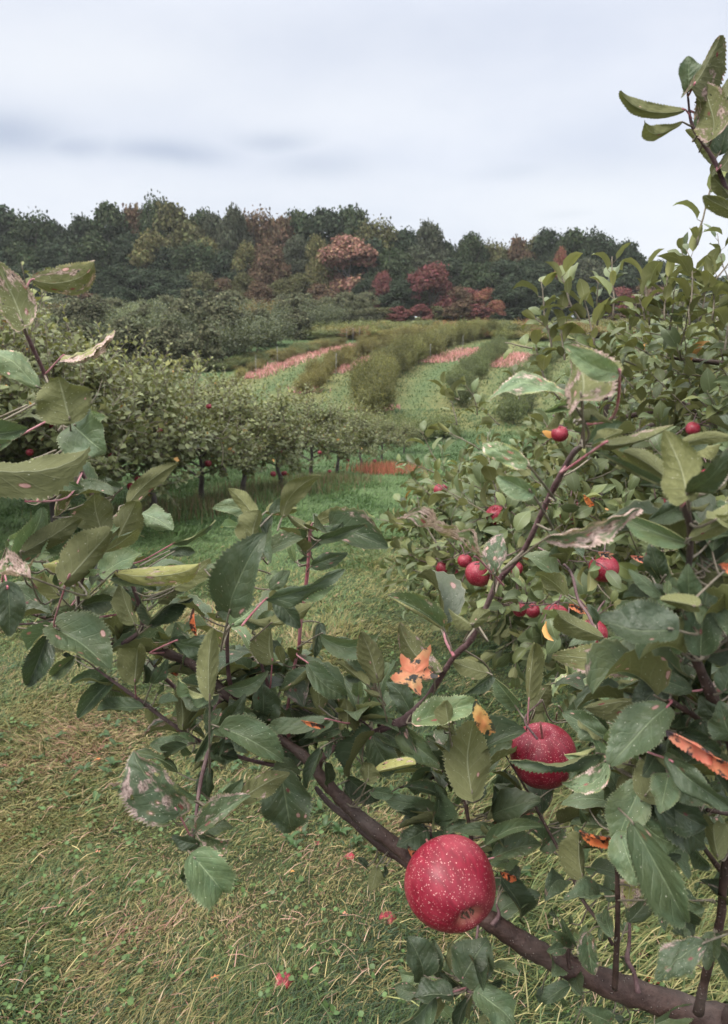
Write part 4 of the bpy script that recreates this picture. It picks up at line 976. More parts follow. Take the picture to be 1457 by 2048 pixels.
# the limbs that carry the upper shoots, out of the picture on the right
for pts, rr in (([(1.24, 1.0, 1.0), (.95, .85, 1.12), tuple(P(1500, 1560, .60))], (.022, .016, .011)), ([(1.16, 1.0, 1.45), (.8, .85, 1.62), tuple(P(1520, 520, .72))], (.016, .010, .005)), ([(1.22, .95, .62), (.8, .8, .8), tuple(P(1500, 1500, .62))], (.016, .012, .006))):
    c_ = catmull(pts, 7); tubes_obj('limb', [(c_, np.interp(np.linspace(0, 2, len(c_)), [0, 1, 2], rr))], M['bark'], near, 10, .04)
BP = np.array(branch_pts)

LV = """
62 560 188 524 58 U .62 0 -.22 55 575
46 645 -12 520 92 U .60 0 0 -
-30 560 10 528 24 U .60 0 0 -
124 713 226 660 46 D .66 40 0 93 752
78 775 -30 695 62 p .62 55 0 90 760
140 840 117 754 118 u .60 0 0 -
-95 930 180 893 105 u .56 -55 -.10 -
148 850 212 905 95 p .62 20 0 140 880
-60 872 55 858 62 g .64 -20 0 -
78 930 150 922 30 g .70 20 0 -
75 922 166 976 46 g .68 15 0 60 990
60 1000 75 925 52 P .66 30 0 -
58 1003 -15 965 58 P .64 20 0 -
110 1035 120 972 52 U .72 0 0 -
228 992 135 1004 48 p .72 40 0 -
204 1062 190 990 74 u .68 20 0 -
232 1085 272 1003 84 u .76 -15 0 -
255 1010 357 926 40 u .82 10 .06 -
38 1108 84 1016 86 g .66 0 0 -
42 1108 162 1036 44 u .64 20 0 -
75 1102 146 1064 40 g .74 0 0 -
136 1158 222 1062 88 u .62 -12 0 155 1195
208 1104 278 1058 44 u .70 20 -.1 -
226 1146 398 1128 60 y .70 -20 -.14 165 1230
345 1088 430 1040 46 g .80 35 0 -
345 1176 420 1116 40 u .80 0 0 -
54 1152 -12 1148 66 D .54 20 0 -
15 1172 18 1272 62 k .58 0 0 -
58 1148 82 1106 16 D .6 0 0 -
130 1122 85 1130 36 y .72 30 0 -
118 1190 88 1146 48 u .70 20 0 -
112 1256 220 1338 102 g .74 0 0 85 1245
95 1270 54 1370 56 k .82 -20 0 85 1255
150 1312 105 1352 36 g .84 20 0 -
160 1240 104 1210 46 g .80 0 0 -
165 1212 248 1196 40 g .84 15 0 -
270 1250 240 1168 46 u .80 0 0 -
285 1210 290 1158 48 g .84 0 0 -
300 1252 386 1196 56 k .78 20 .12 -
315 1206 350 1154 36 u .84 0 0 -
228 1356 156 1436 56 g .90 15 0 233 1367
290 1415 196 1422 40 g .88 10 0 297 1418
270 1362 275 1298 74 u .84 0 0 268 1398
304 1368 336 1318 28 g .84 30 0 300 1400
366 1452 358 1384 62 u .88 0 0 372 1465
400 1398 360 1394 36 u .86 0 0 -
500 1030 425 1017 30 p .72 25 -.1 512 1060
510 1036 457 977 36 u .70 10 0 512 1060
505 1082 520 1021 64 u .66 0 0 -
535 1112 545 1032 42 k .72 -20 0 -
458 1228 532 1068 92 k .62 -8 0 455 1260
530 1200 690 1138 58 g .66 25 .05 484 1252
565 1035 641 952 42 u .70 15 .10 556 1062
612 1056 572 1027 32 u .78 0 0 -
605 1103 560 1056 42 g .78 10 0 612 1118
622 1133 696 1106 36 g .80 10 0 615 1150
638 1082 731 1049 32 k .74 20 -.06 620 1105
630 1046 688 1024 26 u .78 10 0 -
440 1140 491 1168 48 g .72 25 0 450 1240
447 1200 424 1128 46 g .76 20 0 450 1245
600 1196 669 1170 34 p .80 20 0 590 1180
540 1248 623 1212 48 u .74 10 0 -
495 1236 558 1218 42 g .78 20 0 -
545 1322 545 1254 68 u .82 0 0 537 1376
640 1268 758 1262 44 g .78 10 -.18 602 1300
640 1328 564 1382 40 g .84 10 .22 600 1310
614 1324 692 1392 46 g .80 -10 -.12 600 1305
448 1376 536 1340 34 g .84 20 -.1 -
420 1405 430 1258 44 u .62 20 .05 424 1430
350 1282 438 1300 48 g .72 10 0 -
426 1456 492 1424 50 g .80 20 0 -
452 1458 566 1522 78 g .76 -15 0 430 1440
427 1456 390 1522 32 g .78 40 0 -
460 1394 540 1432 46 g .86 10 0 -
525 1432 525 1368 62 g .86 0 0 -
656 1438 543 1448 44 g .76 10 .12 700 1440
640 1414 635 1370 38 u .84 0 0 -
695 1446 691 1398 56 u .80 0 0 -
425 1502 476 1516 50 g .86 0 0 -
418 1534 418 1594 42 k .84 0 0 -
645 1494 615 1576 38 k .76 0 0 690 1470
565 1550 586 1662 96 g .80 0 0 563 1530
480 1602 580 1546 50 U .74 15 .06 -
395 1660 502 1590 62 P .70 0 0 385 1685
355 1622 268 1502 112 G .68 5 0 378 1675
290 1580 216 1570 40 D .72 30 0 -
264 1576 238 1626 26 u .74 0 0 -
380 1486 300 1490 32 g .86 10 0 -
378 1490 338 1522 36 g .84 20 0 -
388 1714 446 1784 104 p .66 0 0 385 1692
395 1662 436 1690 38 k .76 0 0 -
392 1662 458 1676 42 P .72 10 0 -
886 1256 775 1192 64 p .70 0 -.05 905 1300
946 1250 898 1217 38 u .60 20 0 -
946 1250 980 1222 30 u .60 10 0 -
866 1338 800 1246 72 U .74 15 .06 858 1390
978 1346 903 1322 38 u .74 10 0 985 1350
755 1356 722 1264 68 U .72 0 0 770 1425
745 1352 692 1284 42 g .80 0 0 -
738 1372 672 1324 38 u .78 10 0 -
820 1422 774 1364 50 g .84 0 0 -
836 1442 960 1406 80 p .74 0 0 -
898 1450 893 1402 40 u .72 0 0 -
985 1352 934 1386 30 g .78 20 0 -
1030 1410 985 1354 44 g .80 0 0 1050 1440
1058 1402 1070 1288 56 u .78 10 0 1062 1450
944 1588 950 1444 86 u .78 0 0 932 1596
805 1470 880 1532 62 g .82 0 0 -
742 1474 700 1552 72 k .80 0 0 -
746 1476 790 1542 62 g .82 0 0 -
745 1546 832 1528 36 y .78 15 0 -
735 1562 735 1526 44 u .78 0 0 -
868 1638 868 1570 60 g .84 0 0 -
850 1610 766 1594 32 g .86 10 0 -
856 1642 797 1624 30 k .86 10 0 -
850 1662 794 1692 50 k .84 0 0 -
880 1650 932 1640 30 g .84 10 0 -
1002 1656 905 1660 28 g .82 20 0 -
975 1642 1080 1630 32 u .84 20 0 -
970 1692 1086 1654 40 g .80 10 .08 -
984 1716 1082 1690 52 g .80 0 0 -
1000 1756 1036 1838 56 k .84 0 0 -
930 1592 888 1558 46 p .88 0 0 -
930 1594 962 1566 46 g .88 0 0 -
970 1638 985 1568 26 k .86 10 0 -
1045 1586 990 1590 36 g .90 10 0 -
755 1732 740 1782 26 u .84 0 0 -
1205 1508 1018 1517 50 g .62 -30 -.06 1262 1520
1216 1522 1124 1566 40 P .60 20 .2 -
1338 1410 1222 1532 90 g .54 0 0 1342 1400
1236 1622 1154 1608 46 g .78 0 0 -
1262 1640 1372 1842 104 g .55 0 0 1258 1632
1256 1646 1240 1742 60 k .64 0 0 -
1165 1752 1160 1668 76 u .76 0 0 -
1196 1792 1128 1802 52 g .74 20 .2 -
1340 1520 1465 1612 86 g .52 10 0 -
1290 1592 1352 1514 82 u .60 0 0 -
1255 1622 1266 1518 62 u .66 0 0 -
1310 1590 1412 1652 72 k .62 0 0 -
1436 1712 1430 1648 56 u .64 0 0 -
1386 1690 1422 1732 42 g .74 0 0 -
1260 1772 1254 1816 52 y .74 0 0 -
1310 1800 1392 1850 60 k .62 10 0 -
1175 1870 1186 1948 52 G .78 0 0 -
1145 1886 1124 1836 32 g .80 0 0 -
1130 1886 1094 1858 22 g .80 0 0 -
1128 1896 1094 1902 24 g .80 0 0 -
1140 1970 1088 2008 32 g .82 0 0 -
1412 1884 1314 1962 62 G .56 10 0 1440 1860
1216 2042 1164 2018 42 g .82 0 0 -
1226 1876 1214 1828 36 g .74 0 0 -
848 1950 814 1874 62 k .78 0 0 -
868 1946 870 1880 40 g .80 0 0 -
926 1956 977 1880 78 g .78 0 0 -
900 1990 824 2000 72 k .76 0 0 -
832 1986 790 1974 32 g .78 0 0 -
872 1992 798 2050 58 g .76 0 0 -
956 1986 1028 2048 72 g .76 0 0 -
935 2002 914 2062 42 k .78 0 0 -
916 1972 880 1944 36 g .80 0 0 -
905 1942 905 1884 28 u .82 0 0 -
1345 1258 1200 1236 112 k .44 10 .08 1372 1240
1326 1196 1258 1138 32 g .50 10 0 -
1390 1212 1322 1200 46 u .44 20 0 -
1312 1336 1104 1312 66 U .62 15 -.05 1385 1400
1280 1302 1204 1282 30 p .66 0 0 -
1336 1400 1172 1415 56 u .58 20 -.12 -
1280 1376 1224 1366 30 u .66 0 0 -
1386 1382 1280 1344 46 g .56 0 0 -
1216 1476 1126 1424 44 g .80 0 0 -
1208 1276 1118 1228 44 u .82 0 0 -
1136 1356 1124 1314 46 p .92 0 0 -
1402 1312 1418 1178 74 g .50 0 0 -
1394 1192 1442 1140 46 u .50 0 0 -
1470 1262 1452 1178 62 p .48 0 0 -
1322 1152 1300 1088 42 g .58 0 0 -
1402 1446 1344 1492 62 k .56 0 0 -
1386 1352 1338 1320 42 g .58 0 0 -
1142 800 978 806 50 P .47 25 -.1 1152 900
1163 795 1140 690 128 B .44 0 0 1165 880
1240 746 1128 690 46 p .44 25 .1 1165 850
1062 936 966 890 38 P .50 20 -.06 1098 995
1064 985 996 952 48 p .50 10 0 1062 1045
958 1118 794 1038 48 D .58 25 0 990 1155
1090 1078 1280 1014 56 D .46 20 0 1045 1108
990 1150 1006 1068 48 G .60 0 0 -
1206 888 1350 850 46 U .45 20 -.08 1150 930
1166 842 1226 846 38 u .46 20 0 -
1375 990 1328 862 108 u .42 10 0 -
1376 985 1460 892 50 p .42 20 0 -
1335 976 1194 904 30 g .46 20 .05 1365 1010
1366 988 1248 904 56 u .48 10 -.05 -
1360 1012 1298 1040 62 g .50 0 0 -
1376 1086 1256 1036 64 p .48 0 .05 -
1378 1078 1475 1028 52 u .46 0 0 -
1430 1040 1478 1000 50 u .44 0 0 -
1475 884 1412 848 42 g .50 0 0 -
1360 890 1475 880 26 u .46 10 0 -
1372 220 1242 180 38 u .68 10 .18 1384 240
1366 244 1290 240 32 u .68 10 .25 1385 256
1376 178 1375 113 48 g .68 0 0 1376 192
1388 170 1442 68 82 U .66 0 0 1380 190
1426 272 1400 162 78 U .66 0 0 -
1426 326 1370 260 34 u .70 0 0 -
1482 432 1406 392 42 u .66 0 0 -
1442 302 1475 230 52 g .70 0 0 -
1430 252 1475 180 42 g .70 0 0 -
1440 335 1482 250 60 u .68 0 0 -
1400 300 1436 240 40 g .72 10 0 -
1457 388 1424 350 38 u .70 0 0 -
1450 210 1480 120 56 u .70 0 0 -
1392 262 1440 205 44 g .74 0 0 -
1440 380 1478 330 44 k .72 0 0 -
1310 2048 1390 2010 40 g .80 0 0 -
1440 1900 1480 1960 50 k .72 0 0 -
1445 1800 1400 1760 50 k .72 0 0 -
1460 1560 1420 1500 60 k .60 0 0 -
1440 1440 1400 1390 44 k .56 0 0 -
1450 1380 1470 1330 50 g .54 0 0 -
1470 1480 1440 1400 60 g .54 0 0 -
700 1560 760 1600 46 k .90 0 0 -
600 1480 640 1440 44 k .90 0 0 -
480 1480 520 1460 40 g .92 0 0 -
560 1500 620 1520 44 g .90 0 0 -
780 1500 830 1480 44 u .90 0 0 -
860 1540 830 1590 46 g .92 0 0 -
905 1500 880 1450 44 u .90 0 0 -
1010 1540 1000 1600 36 k .92 0 0 -
430 1340 470 1290 46 g .90 0 0 -
380 1330 410 1270 46 g .88 0 0 -
215 1270 180 1310 36 g .90 0 0 -
1070 1420 1100 1370 40 u .92 0 0 -
1150 1440 1190 1400 44 g .86 0 0 -
1120 1660 1080 1700 40 g .86 0 0 -
1180 1620 1220 1560 50 u .74 0 0 -
1300 1680 1350 1730 50 k .70 0 0 -
1330 1640 1400 1600 56 g .66 0 0 -
1260 1560 1210 1600 46 g .72 0 0 -
1150 1560 1190 1620 40 k .84 0 0 -
"""
leaves = []
for ln in LV.strip().split('\n'):
    f = ln.split(); bx, by, tx, ty, w_ = map(float, f[:5]); kind = f[5]; d = float(f[6]); roll = float(f[7]); sb = float(f[8])
    at = (float(f[9]), float(f[10])) if len(f) > 10 else None
    leaves.append((bx, by, tx, ty, w_, kind, d, roll, sb, at))
KIND = {  # under?, yellow, damage, brightness; p and k put lit and shaded tone into colour
    'g': (0, .06, .28, .62), 'u': (1, .10, .25, .55), 'U': (1, .10, .75, .50), 'p': (0, .10, .25, 1.45), 'P': (0, .10, .80, 1.45), 'k': (0, .0, .15, .10), 'y': (1, .75, .70, .75), 'D': (0, .3, 1.25, 1.0), 'G': (0, .02, .85, .50), 'B': (1, .15, .95, .38)}
def hero(i, L):
    bx, by, tx, ty, w_, kind, d, roll, sb, at = L
    r = np.random.default_rng(900+i); und, yl, dm, br = KIND[kind]
    lp = math.hypot(tx-bx, ty-by)
    a = P(bx, by, d); b = P(tx, ty, d+r.normal()*.012+.10*lp/FPX*d*r.normal()); ln = np.linalg.norm(b-a); T = (b-a)/ln
    C_ = nrm(CAM-(a+b)/2); N0 = nrm(C_-np.dot(C_, T)*T); rl = R(roll+r.normal()*19+(180 if und else 0))
    N_ = N0*math.cos(rl)+np.cross(T, N0)*math.sin(rl)
    wr = w_*d/FPX/ln*1.06
    crumple = 1.0 if kind == 'D' else 0.
    fold = (.15+.66*r.random()**1.3)+.35*crumple
    V, F, U = leaf_template(52, 14, wr, .15+.42*r.random()**.8, fold, (r.random()-.35)*2.7+1.6*crumple, .07, (.055+.065*r.random())*(1+1.8*crumple), r.random()*6, .7*r.random(), (r.random()-.5)*.6,
                            (-sb if not und else sb)+.02*r.normal(), cord=wr > .62, asym=1.1*(r.random()-.5)*2)
    if crumple or kind in 'PG': V = V+np.stack([.012*np.sin(V[:, 1]*31+i), .01*np.sin(V[:, 0]*40), .02*np.sin(V[:, 1]*23+V[:, 0]*37+i)], -1)*(1 if crumple else .5)
    q1, q2, q3 = r.random(3)*6; x0, y0 = V[:, 0].copy(), V[:, 1].copy()
    V[:, 2] += .016*np.sin(y0*10+q1)*np.cos(x0*12+q2)+.012*np.sin(x0*19+y0*7+q3)+.0055*np.sin((y0-.75*np.abs(x0))*40)*np.clip(np.abs(x0)*12, 0, 1)
    Sd = np.cross(T, N_)
    W = a+ln*(V[:, 0:1]*Sd+V[:, 1:2]*T+V[:, 2:3]*N_)
    col = np.array([np.clip(yl+.06*r.normal(), 0, 1), np.clip(dm+.12*r.normal(), 0, 1.5), r.random(), np.clip(br*(1+.38*r.normal()), .05, 2.0)])
    # where the stalk meets the twig
    if at is None:
        q = BP[np.argmin(np.hypot(BP[:, 0]-bx, BP[:, 1]-by)+260*np.abs(BP[:, 2]-d))]; pa = P(*q)
    else:
        q = BP[np.argmin(np.hypot(BP[:, 0]-at[0], BP[:, 1]-at[1]))]; pa = P(at[0], at[1], q[2] if math.hypot(q[0]-at[0], q[1]-at[1]) < 25 else d)
        if math.hypot(q[0]-at[0], q[1]-at[1]) < 25: pa = P(*q)
    dist = np.linalg.norm(pa-a)
    if i >= 1000 and dist > .05: pa = a+(pa-a)*(.05/dist); dist = .05
    mp = (pa+a)/2-T*dist*.12+np.array([0, 0, -.06*dist])
    pts = catmull([pa, mp, a, a+T*ln*.06], 5); rad = np.linspace(.0010, .0006, len(pts))
    return W, F, U, np.tile(col, (len(V), 1)), (pts, rad), ln*w_
built = [(i, L, hero(i, L)) for i, L in enumerate(leaves)]
order = sorted(range(len(built)), key=lambda k: -(math.hypot(built[k][1][2]-built[k][1][0], built[k][1][3]-built[k][1][1])*built[k][1][4]))
LABEL = {'D': 'dry crumpled pinkish brown leaf', 'y': 'yellowing leaf with red blotches', 'P': 'pale grey weathered leaf', 'U': 'olive leaf underside with spots', 'B': 'large blurred brown leaf full of holes', 'G': 'leaf riddled with pale and red spots'}
rest = []
fills = []
for i, L in enumerate(leaves):      # smaller leaves of the same spurs, behind the large ones
    bx, by, tx, ty, w_, kind, d, roll, sb, at = L; r = np.random.default_rng(3000+i); lp = math.hypot(tx-bx, ty-by)
    if kind in 'DB' or (bx > 1230 and by < 420) or (by < 800 and bx < 200): continue
    if 800 < bx < 1130 and by < 1420: continue
    for q in range(4 if (bx > 1120 and by > 1230) else 3 if (by > 1300 and 430 < bx < 1100) else 2):
        a = math.atan2(ty-by, tx-bx)+r.normal()*.8; l2 = lp*(.30+.30*r.random()); sp = 30 if (bx > 1120 and by > 1230) else 14; b2x = bx+r.normal()*sp; b2y = by+r.normal()*sp
        fills.append((b2x, b2y, b2x+l2*math.cos(a), b2y+l2*math.sin(a), l2*(.5+.2*r.random()), random.choice('ggkupp'), d+.02+.07*r.random(), r.normal()*25, 0, None))
for i, L in enumerate(fills): W, F, U, C_, pet, ar = hero(1000+i, L); rest.append((W, F, U, C_, pet))
red = [  # picture x, y, radius in picture pixels, depth, words
    (1120, 868, 17, 2.2, 'under the blurred brown leaf, split by a twig'), (1418, 962, 25, 2.1, 'at the right edge beside the pale upright leaf'), (992, 1030, 20, 2.4, 'fully in view at its left side'), (882, 981, 13, 3.1, 'at the far left tip of the right foliage'),
    (1140, 1028, 21, 2.3, 'paler of a pair above the purple-brown leaf'), (1168, 1010, 14, 2.4, 'darker of that pair, behind its paler neighbour'), (1208, 1137, 29, 1.95, 'large, by the dark round leaf'), (958, 1148, 27, 2.0, 'large, left of the slanting twig'),
    (930, 1122, 14, 2.2, 'small, just above the large one left of the twig'), (886, 1136, 10, 2.3, 'at the lower left tip of the foliage'), (905, 1150, 9, 2.3, 'just right of the one at the lower left tip'), (1032, 1137, 11, 2.2, 'peeping just right of the slanting twig'), (1040, 1220, 13, 1.9, 'low beside the dry white curl'),
    (1112, 1234, 27, 1.85, 'low, orange leaf above it'), (1066, 1222, 14, 1.95, 'dark, between two leaves low in the tree'), (1185, 1268, 30, 1.8, 'lowest, half covered by two leaves'), (1386, 858, 14, 2.2, 'high, beside a dark limb'), (1098, 1022, 8, 2.4, 'tiny, left of the pale pair'), (1330, 1010, 10, 2.3, 'tiny, deep in the shade right of the middle')]
# the common leaves of the twigs, spread upwards and outwards
def twig_leaves():
    r = np.random.default_rng(4321); tms = [leaf_template(18, 8, .42+.22*r.random(), .2+.7*r.random(), .1+.5*r.random(), (r.random()-.3)*2.4, .05, .05+.06*r.random(), r.random()*6, .8*r.random(), (r.random()-.5)*.8, .06*r.normal(), asym=(r.random()-.5)*2) for _ in range(14)]
    pos, T, N_, sz, col, st = [], [], [], [], [], []
    for a, b, d in BP:
        if a > 1480 or a < -30 or b < 880 or b > 2060 or (a < 700 and b < 1000): continue
        centre = 430 < a < 1100 and 1330 < b < 1720; right = a > 1100 and b > 950; left = a < 430 and b < 1420
        m = r.poisson(.95 if right else .85 if centre else .38 if left else .18)
        if 860 < a < 1110 and b < 1400: m = r.poisson(.12)
        if b > 1780: m = r.poisson(.12)
        if (600 < a < 900 and b > 1555) or abs(a-1086)+abs(b-1512) < 120 or (760 < a < 880 and 1330 < b < 1480): m = 0
        for _ in range(m):
            th = r.random()*2*PI; out = np.array([math.cos(th), math.sin(th)*.8, .15+.65*r.random()-.25*(r.random() < .3)]); t_ = nrm(out)
            sz0 = .05; p = P(a, b, d+.005+.05*r.random()); q = p+t_*(.012+.02*r.random())
            e = q+.5*sz0*t_-CAM; dd = e@FWD; ex = 728.5+FPX*(e@RT)/dd; ey = 1024-FPX*(e@UPV)/dd
            if min(math.hypot(ex-k_[0], ey-k_[1]) for k_ in red if k_[2] > 12) < 62: continue
            f_ = np.clip((ey-890)/(1440-890), 0, 1); 
            if 880 < ey < 1440 and abs(ex-(1163-351*f_)) < 55: continue
            if q[1] < .45 or np.linalg.norm(q-CAM) < .55: continue
            nn = nrm(np.array([.35*r.normal(), .35*r.normal()-.15, 1.0])); pos.append(q); T.append(nrm(t_+np.array([0, 0, -.25*r.random()]))); N_.append(nn); sz.append(.038+.030*r.random()); st.append((catmull([p, (p+q)/2+np.array([0, 0, -.002]), q+t_*.004], 3), np.linspace(.0010, .0007, 7)))
            col.append((np.clip(.08+.10*r.normal(), 0, 1), np.clip(.3+.25*r.normal(), 0, 1.1), r.random(), np.clip(.6+.4*r.normal(), .05, 1.7)))
    V, F, U, C_ = cloud_arrays(tms, np.array(pos), np.array(T), np.array(N_), np.array(sz), np.array(col)); print('twig leaves', len(pos))
    o = cloud_obj('foliage', (V, F, U, C_), M['leaf'], near); o['kind'] = 'stuff'; o = tubes_obj('stalks', st, M['twig_green'], near, 5); o['kind'] = 'stuff'
twig_leaves()
for rank, k in enumerate(order):
    i, L, (W, F, U, C_, pet, ar) = built[k]
    if rank < 100:
        o = cloud_obj('leaf', (W, F, U, C_), M['leaf'], near)
        if L[5] in LABEL: o['label'] = LABEL[L[5]]
        st = tubes_obj('stalk', [(pet[0]-np.array(near.location), pet[1])], M['twig_pink'] if i % 3 == 0 else M['twig_green'], None, 6); st.parent = o
    else: rest.append((W, F, U, C_, pet))
off = 0; Vs, Fs, Us, Cs = [], [], [], []
for W, F, U, C_, pet in rest: Vs.append(W); Fs.append(F+off); Us.append(U); Cs.append(C_); off += len(W)
o = cloud_obj('foliage', (np.concatenate(Vs), np.concatenate(Fs), np.concatenate(Us), np.concatenate(Cs)), M['leaf'], near); o['kind'] = 'stuff'
o = tubes_obj('stalks', [q[4] for q in rest], M['twig_green'], near, 5); o['kind'] = 'stuff'

# the two large apples
c1 = P(903, 1768, .665)
ax = nrm(-(RT*.34-UPV*.42-FWD*.72))          # stalk end points away, the calyx towards us, low on the right
put_apple(c1, ax, 92/FPX*.665, 'large deep red apple with pale speckles in front of the bough', None, True, True, .6)
c2 = P(1086, 1512, .86); ax2 = nrm(UPV*.92-FWD*.32-RT*.12)
put_apple(c2, ax2, 66/FPX*.86, 'red apple half hidden by a leaf, hanging above and right of the largest apple', None, True, True, 2.0)

# ---------------------------------------------------------------- apple trees on the right
def right_tree(seed, trunk, ells, nsh, ls, explicit, label, lowz):
    r = np.random.default_rng(seed); tx, ty = trunk; tz = float(H(tx, ty))
    root = empty('apple_tree', (tx, ty, tz), label, 'apple tree'); stems, acc = [], []; centre, radii = ells[0][:2]
    tp = catmull([(tx, ty, tz-.08), (tx+.03, ty, tz+.35), (tx-.03, ty+.02, tz+.75), (tx+.02, ty, centre[2]+radii[2]*.3), (tx, ty, centre[2]+radii[2]*.85)], 6)
    tubes_obj('trunk', [(tp, np.linspace(.045, .012, len(tp)))], M['bark'], root, 12, .04)
    c = np.array(centre); rd_ = np.array(radii)
    for k in range(12):
        a = k*2.4+.5; zz = tz+.35+(centre[2]+radii[2]*.4-tz-.35)*(k/11); b = tp[np.argmin(abs(tp[:, 2]-zz))]
        e = c+rd_*np.array([math.cos(a)*.8, math.sin(a)*.8, -.45+.1*k]); e[2] = max(e[2], lowz)
        pts = catmull([b, b*.5+e*.5+np.array([0, 0, .05]), e], 6); tubes_obj('limb', [(pts, np.linspace(.016, .005, len(pts)))], M['bark'], root, 8, .05)
    for k in range(nsh):
        pk = r.random(); e_ = next(e for e in ells if pk <= e[2]); c = np.array(e_[0]); rd_ = np.array(e_[1])
        d = nrm(r.normal(size=3)); q = c+rd_*d*(.25+.72*r.random()**.45)
        if q[2] < lowz: q[2] = lowz+.1*r.random()
        shoot(r, q, d*.8+r.normal(size=3)*.55+np.array([0, -.1, .35]), .12+.24*r.random(), 7+int(8*r.random()), ls, stems, acc, .5, .25, .0026, .05, .25)
    for (pts, dd, nl, l2) in explicit:
        W = [P(a, b, dd) for a, b in pts]
        for a, b in zip(W[:-1], W[1:]): shoot(r, a, b-a, np.linalg.norm(b-a)*1.02, int(nl*1.25), l2*1.12, stems, acc, .6, .04, .0032, .0, .3)
    o = tubes_obj('twigs', stems, M['twig_green'], root, 4); o['kind'] = 'stuff'
    p, T, N_, s_, cc = acc_arrays(acc)
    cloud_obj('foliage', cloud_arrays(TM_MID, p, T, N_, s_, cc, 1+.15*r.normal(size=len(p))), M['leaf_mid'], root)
    return root
exA = [([(1130, 720), (1128, 610)], 2.25, 8, .062), ([(1195, 650), (1205, 560)], 2.3, 7, .062), ([(1260, 660), (1285, 575)], 2.25, 8, .062), ([(1330, 640), (1345, 545)], 2.2, 8, .062), ([(1425, 640), (1445, 530)], 2.1, 9, .062), ([(1090, 760), (1068, 690)], 2.3, 6, .06), ([(1120, 800), (1075, 745)], 2.4, 6, .06), ([(1105, 700), (1085, 560)], 2.3, 9, .062), ([(1160, 640), (1112, 530)], 2.2, 7, .075), ([(1225, 640), (1247, 515)], 2.2, 6, .075), ([(1300, 650), (1312, 535)], 2.3, 7, .07), ([(1380, 650), (1395, 490)], 2.1, 9, .07), ([(1395, 490), (1413, 335)], 2.1, 6, .06), ([(1400, 600), (1470, 500)], 2.1, 6, .07), ([(1190, 690), (1180, 590)], 2.2, 8, .07),
       ([(1100, 660), (1062, 640)], 2.3, 4, .055), ([(1290, 640), (1270, 600)], 2.2, 5, .07), ([(1400, 640), (1440, 560)], 2.2, 8, .07), ([(1450, 700), (1457, 590)], 2.1, 8, .075), ([(1340, 660), (1350, 580)], 2.3, 8, .07), ([(930, 1010), (880, 960)], 2.6, 5, .06), ([(880, 1100), (820, 1000)], 2.4, 3, .05), ([(1075, 700), (1010, 690)], 2.3, 3, .05)]
exB = [([(915, 850), (885, 765)], 3.6, 6, .075), ([(955, 830), (950, 760)], 3.8, 6, .07), ([(880, 930), (826, 868)], 3.6, 5, .075), ([(960, 900), (900, 830)], 3.5, 7, .08), ([(880, 950), (812, 930)], 3.6, 5, .075), ([(920, 800), (900, 790)], 3.6, 5, .075), ([(1040, 800), (1035, 740)], 4.2, 5, .07), ([(1000, 850), (960, 820)], 3.8, 6, .08)]
tA = right_tree(61, (1.62, 2.85), [((1.72, 2.65, 1.22), (.92, .72, .58), .58), ((1.05, 2.5, .86), (.74, .6, .33), 1.0)], 780, .076, exA, 'apple tree with yellow-green leaves and red fruit filling the right side', .62)
tB = right_tree(62, (1.35, 4.5), [((1.8, 4.4, .85), (.75, .75, .62), .45), ((.98, 4.25, .42), (.74, .7, .42), 1.0)], 520, .078, exB, 'apple tree behind the right one, its low left branches over the lawn', .15)
tC = right_tree(63, (2.4, 6.4), [((2.4, 6.3, .6), (.85, .8, .75), 1.0)], 240, .075, [], 'third apple tree down the right side, mostly hidden by the nearer two', .1)

def apple_sprays():
    r = np.random.default_rng(77); acc, stems = [], []
    for a, b, rr, d, wds in red:
        rr = max(rr, 15)
        for k in range(4):
            p = P(a+r.normal()*rr*.9, b-rr*(.6+.8*r.random()), d+.02+.05*r.normal()); dr = np.array([r.normal(), -.5+.5*r.normal(), -.3+.6*r.normal()])
            shoot(r, p, dr, .07+.05*r.random(), 4, .055, stems, acc, .5, .1, .002, .1, .3)
        top = P(a+r.normal()*rr, b-rr*2.2, d+.04); ap = P(a, b-rr*.6, d); stems.append((catmull([top, (top+ap)/2+np.array([0, 0, .01]), ap], 4), np.linspace(.0025, .0016, 9)))
    o = tubes_obj('spurs', stems, M['twig'], tA, 5); o['kind'] = 'stuff'
    p, T, N_, s_, cc = acc_arrays(acc); o = cloud_obj('foliage', cloud_arrays(TM_MID, p, T, N_, s_, cc), M['leaf_mid'], tA)
apple_sprays()
for a, b, rr, d, wds in red:
    rr = max(rr, 14.5)
    put_apple(P(a, b, d), nrm(np.array([random.uniform(-.4, .4), random.uniform(-.5, .2), 1.0])), rr*d/FPX, 'red apple on the right tree, '+wds, 'apples on the right tree', rr > 18, True, random.random()*6)
far_ap = [(277, 960, 8), (262, 973, 8), (268, 986, 7), (417, 927, 7), (547, 948, 6), (569, 947, 6), (573, 984, 6.5), (596, 936, 5), (571, 896, 4.5), (566, 906, 5), (622, 881, 4.5), (482, 863, 4), (582, 880, 4), (229, 884, 5), (223, 911, 6), (200, 910, 5), (148, 934, 6), (660, 943, 4), (696, 920, 4), (750, 922, 4), (319, 862, 4), (324, 917, 4.5), (418, 813, 4), (100, 850, 6), (60, 905, 6), (356, 870, 4), (466, 905, 4), (520, 900, 4), (640, 905, 3.5), (25, 960, 6)]
far_ap.sort()
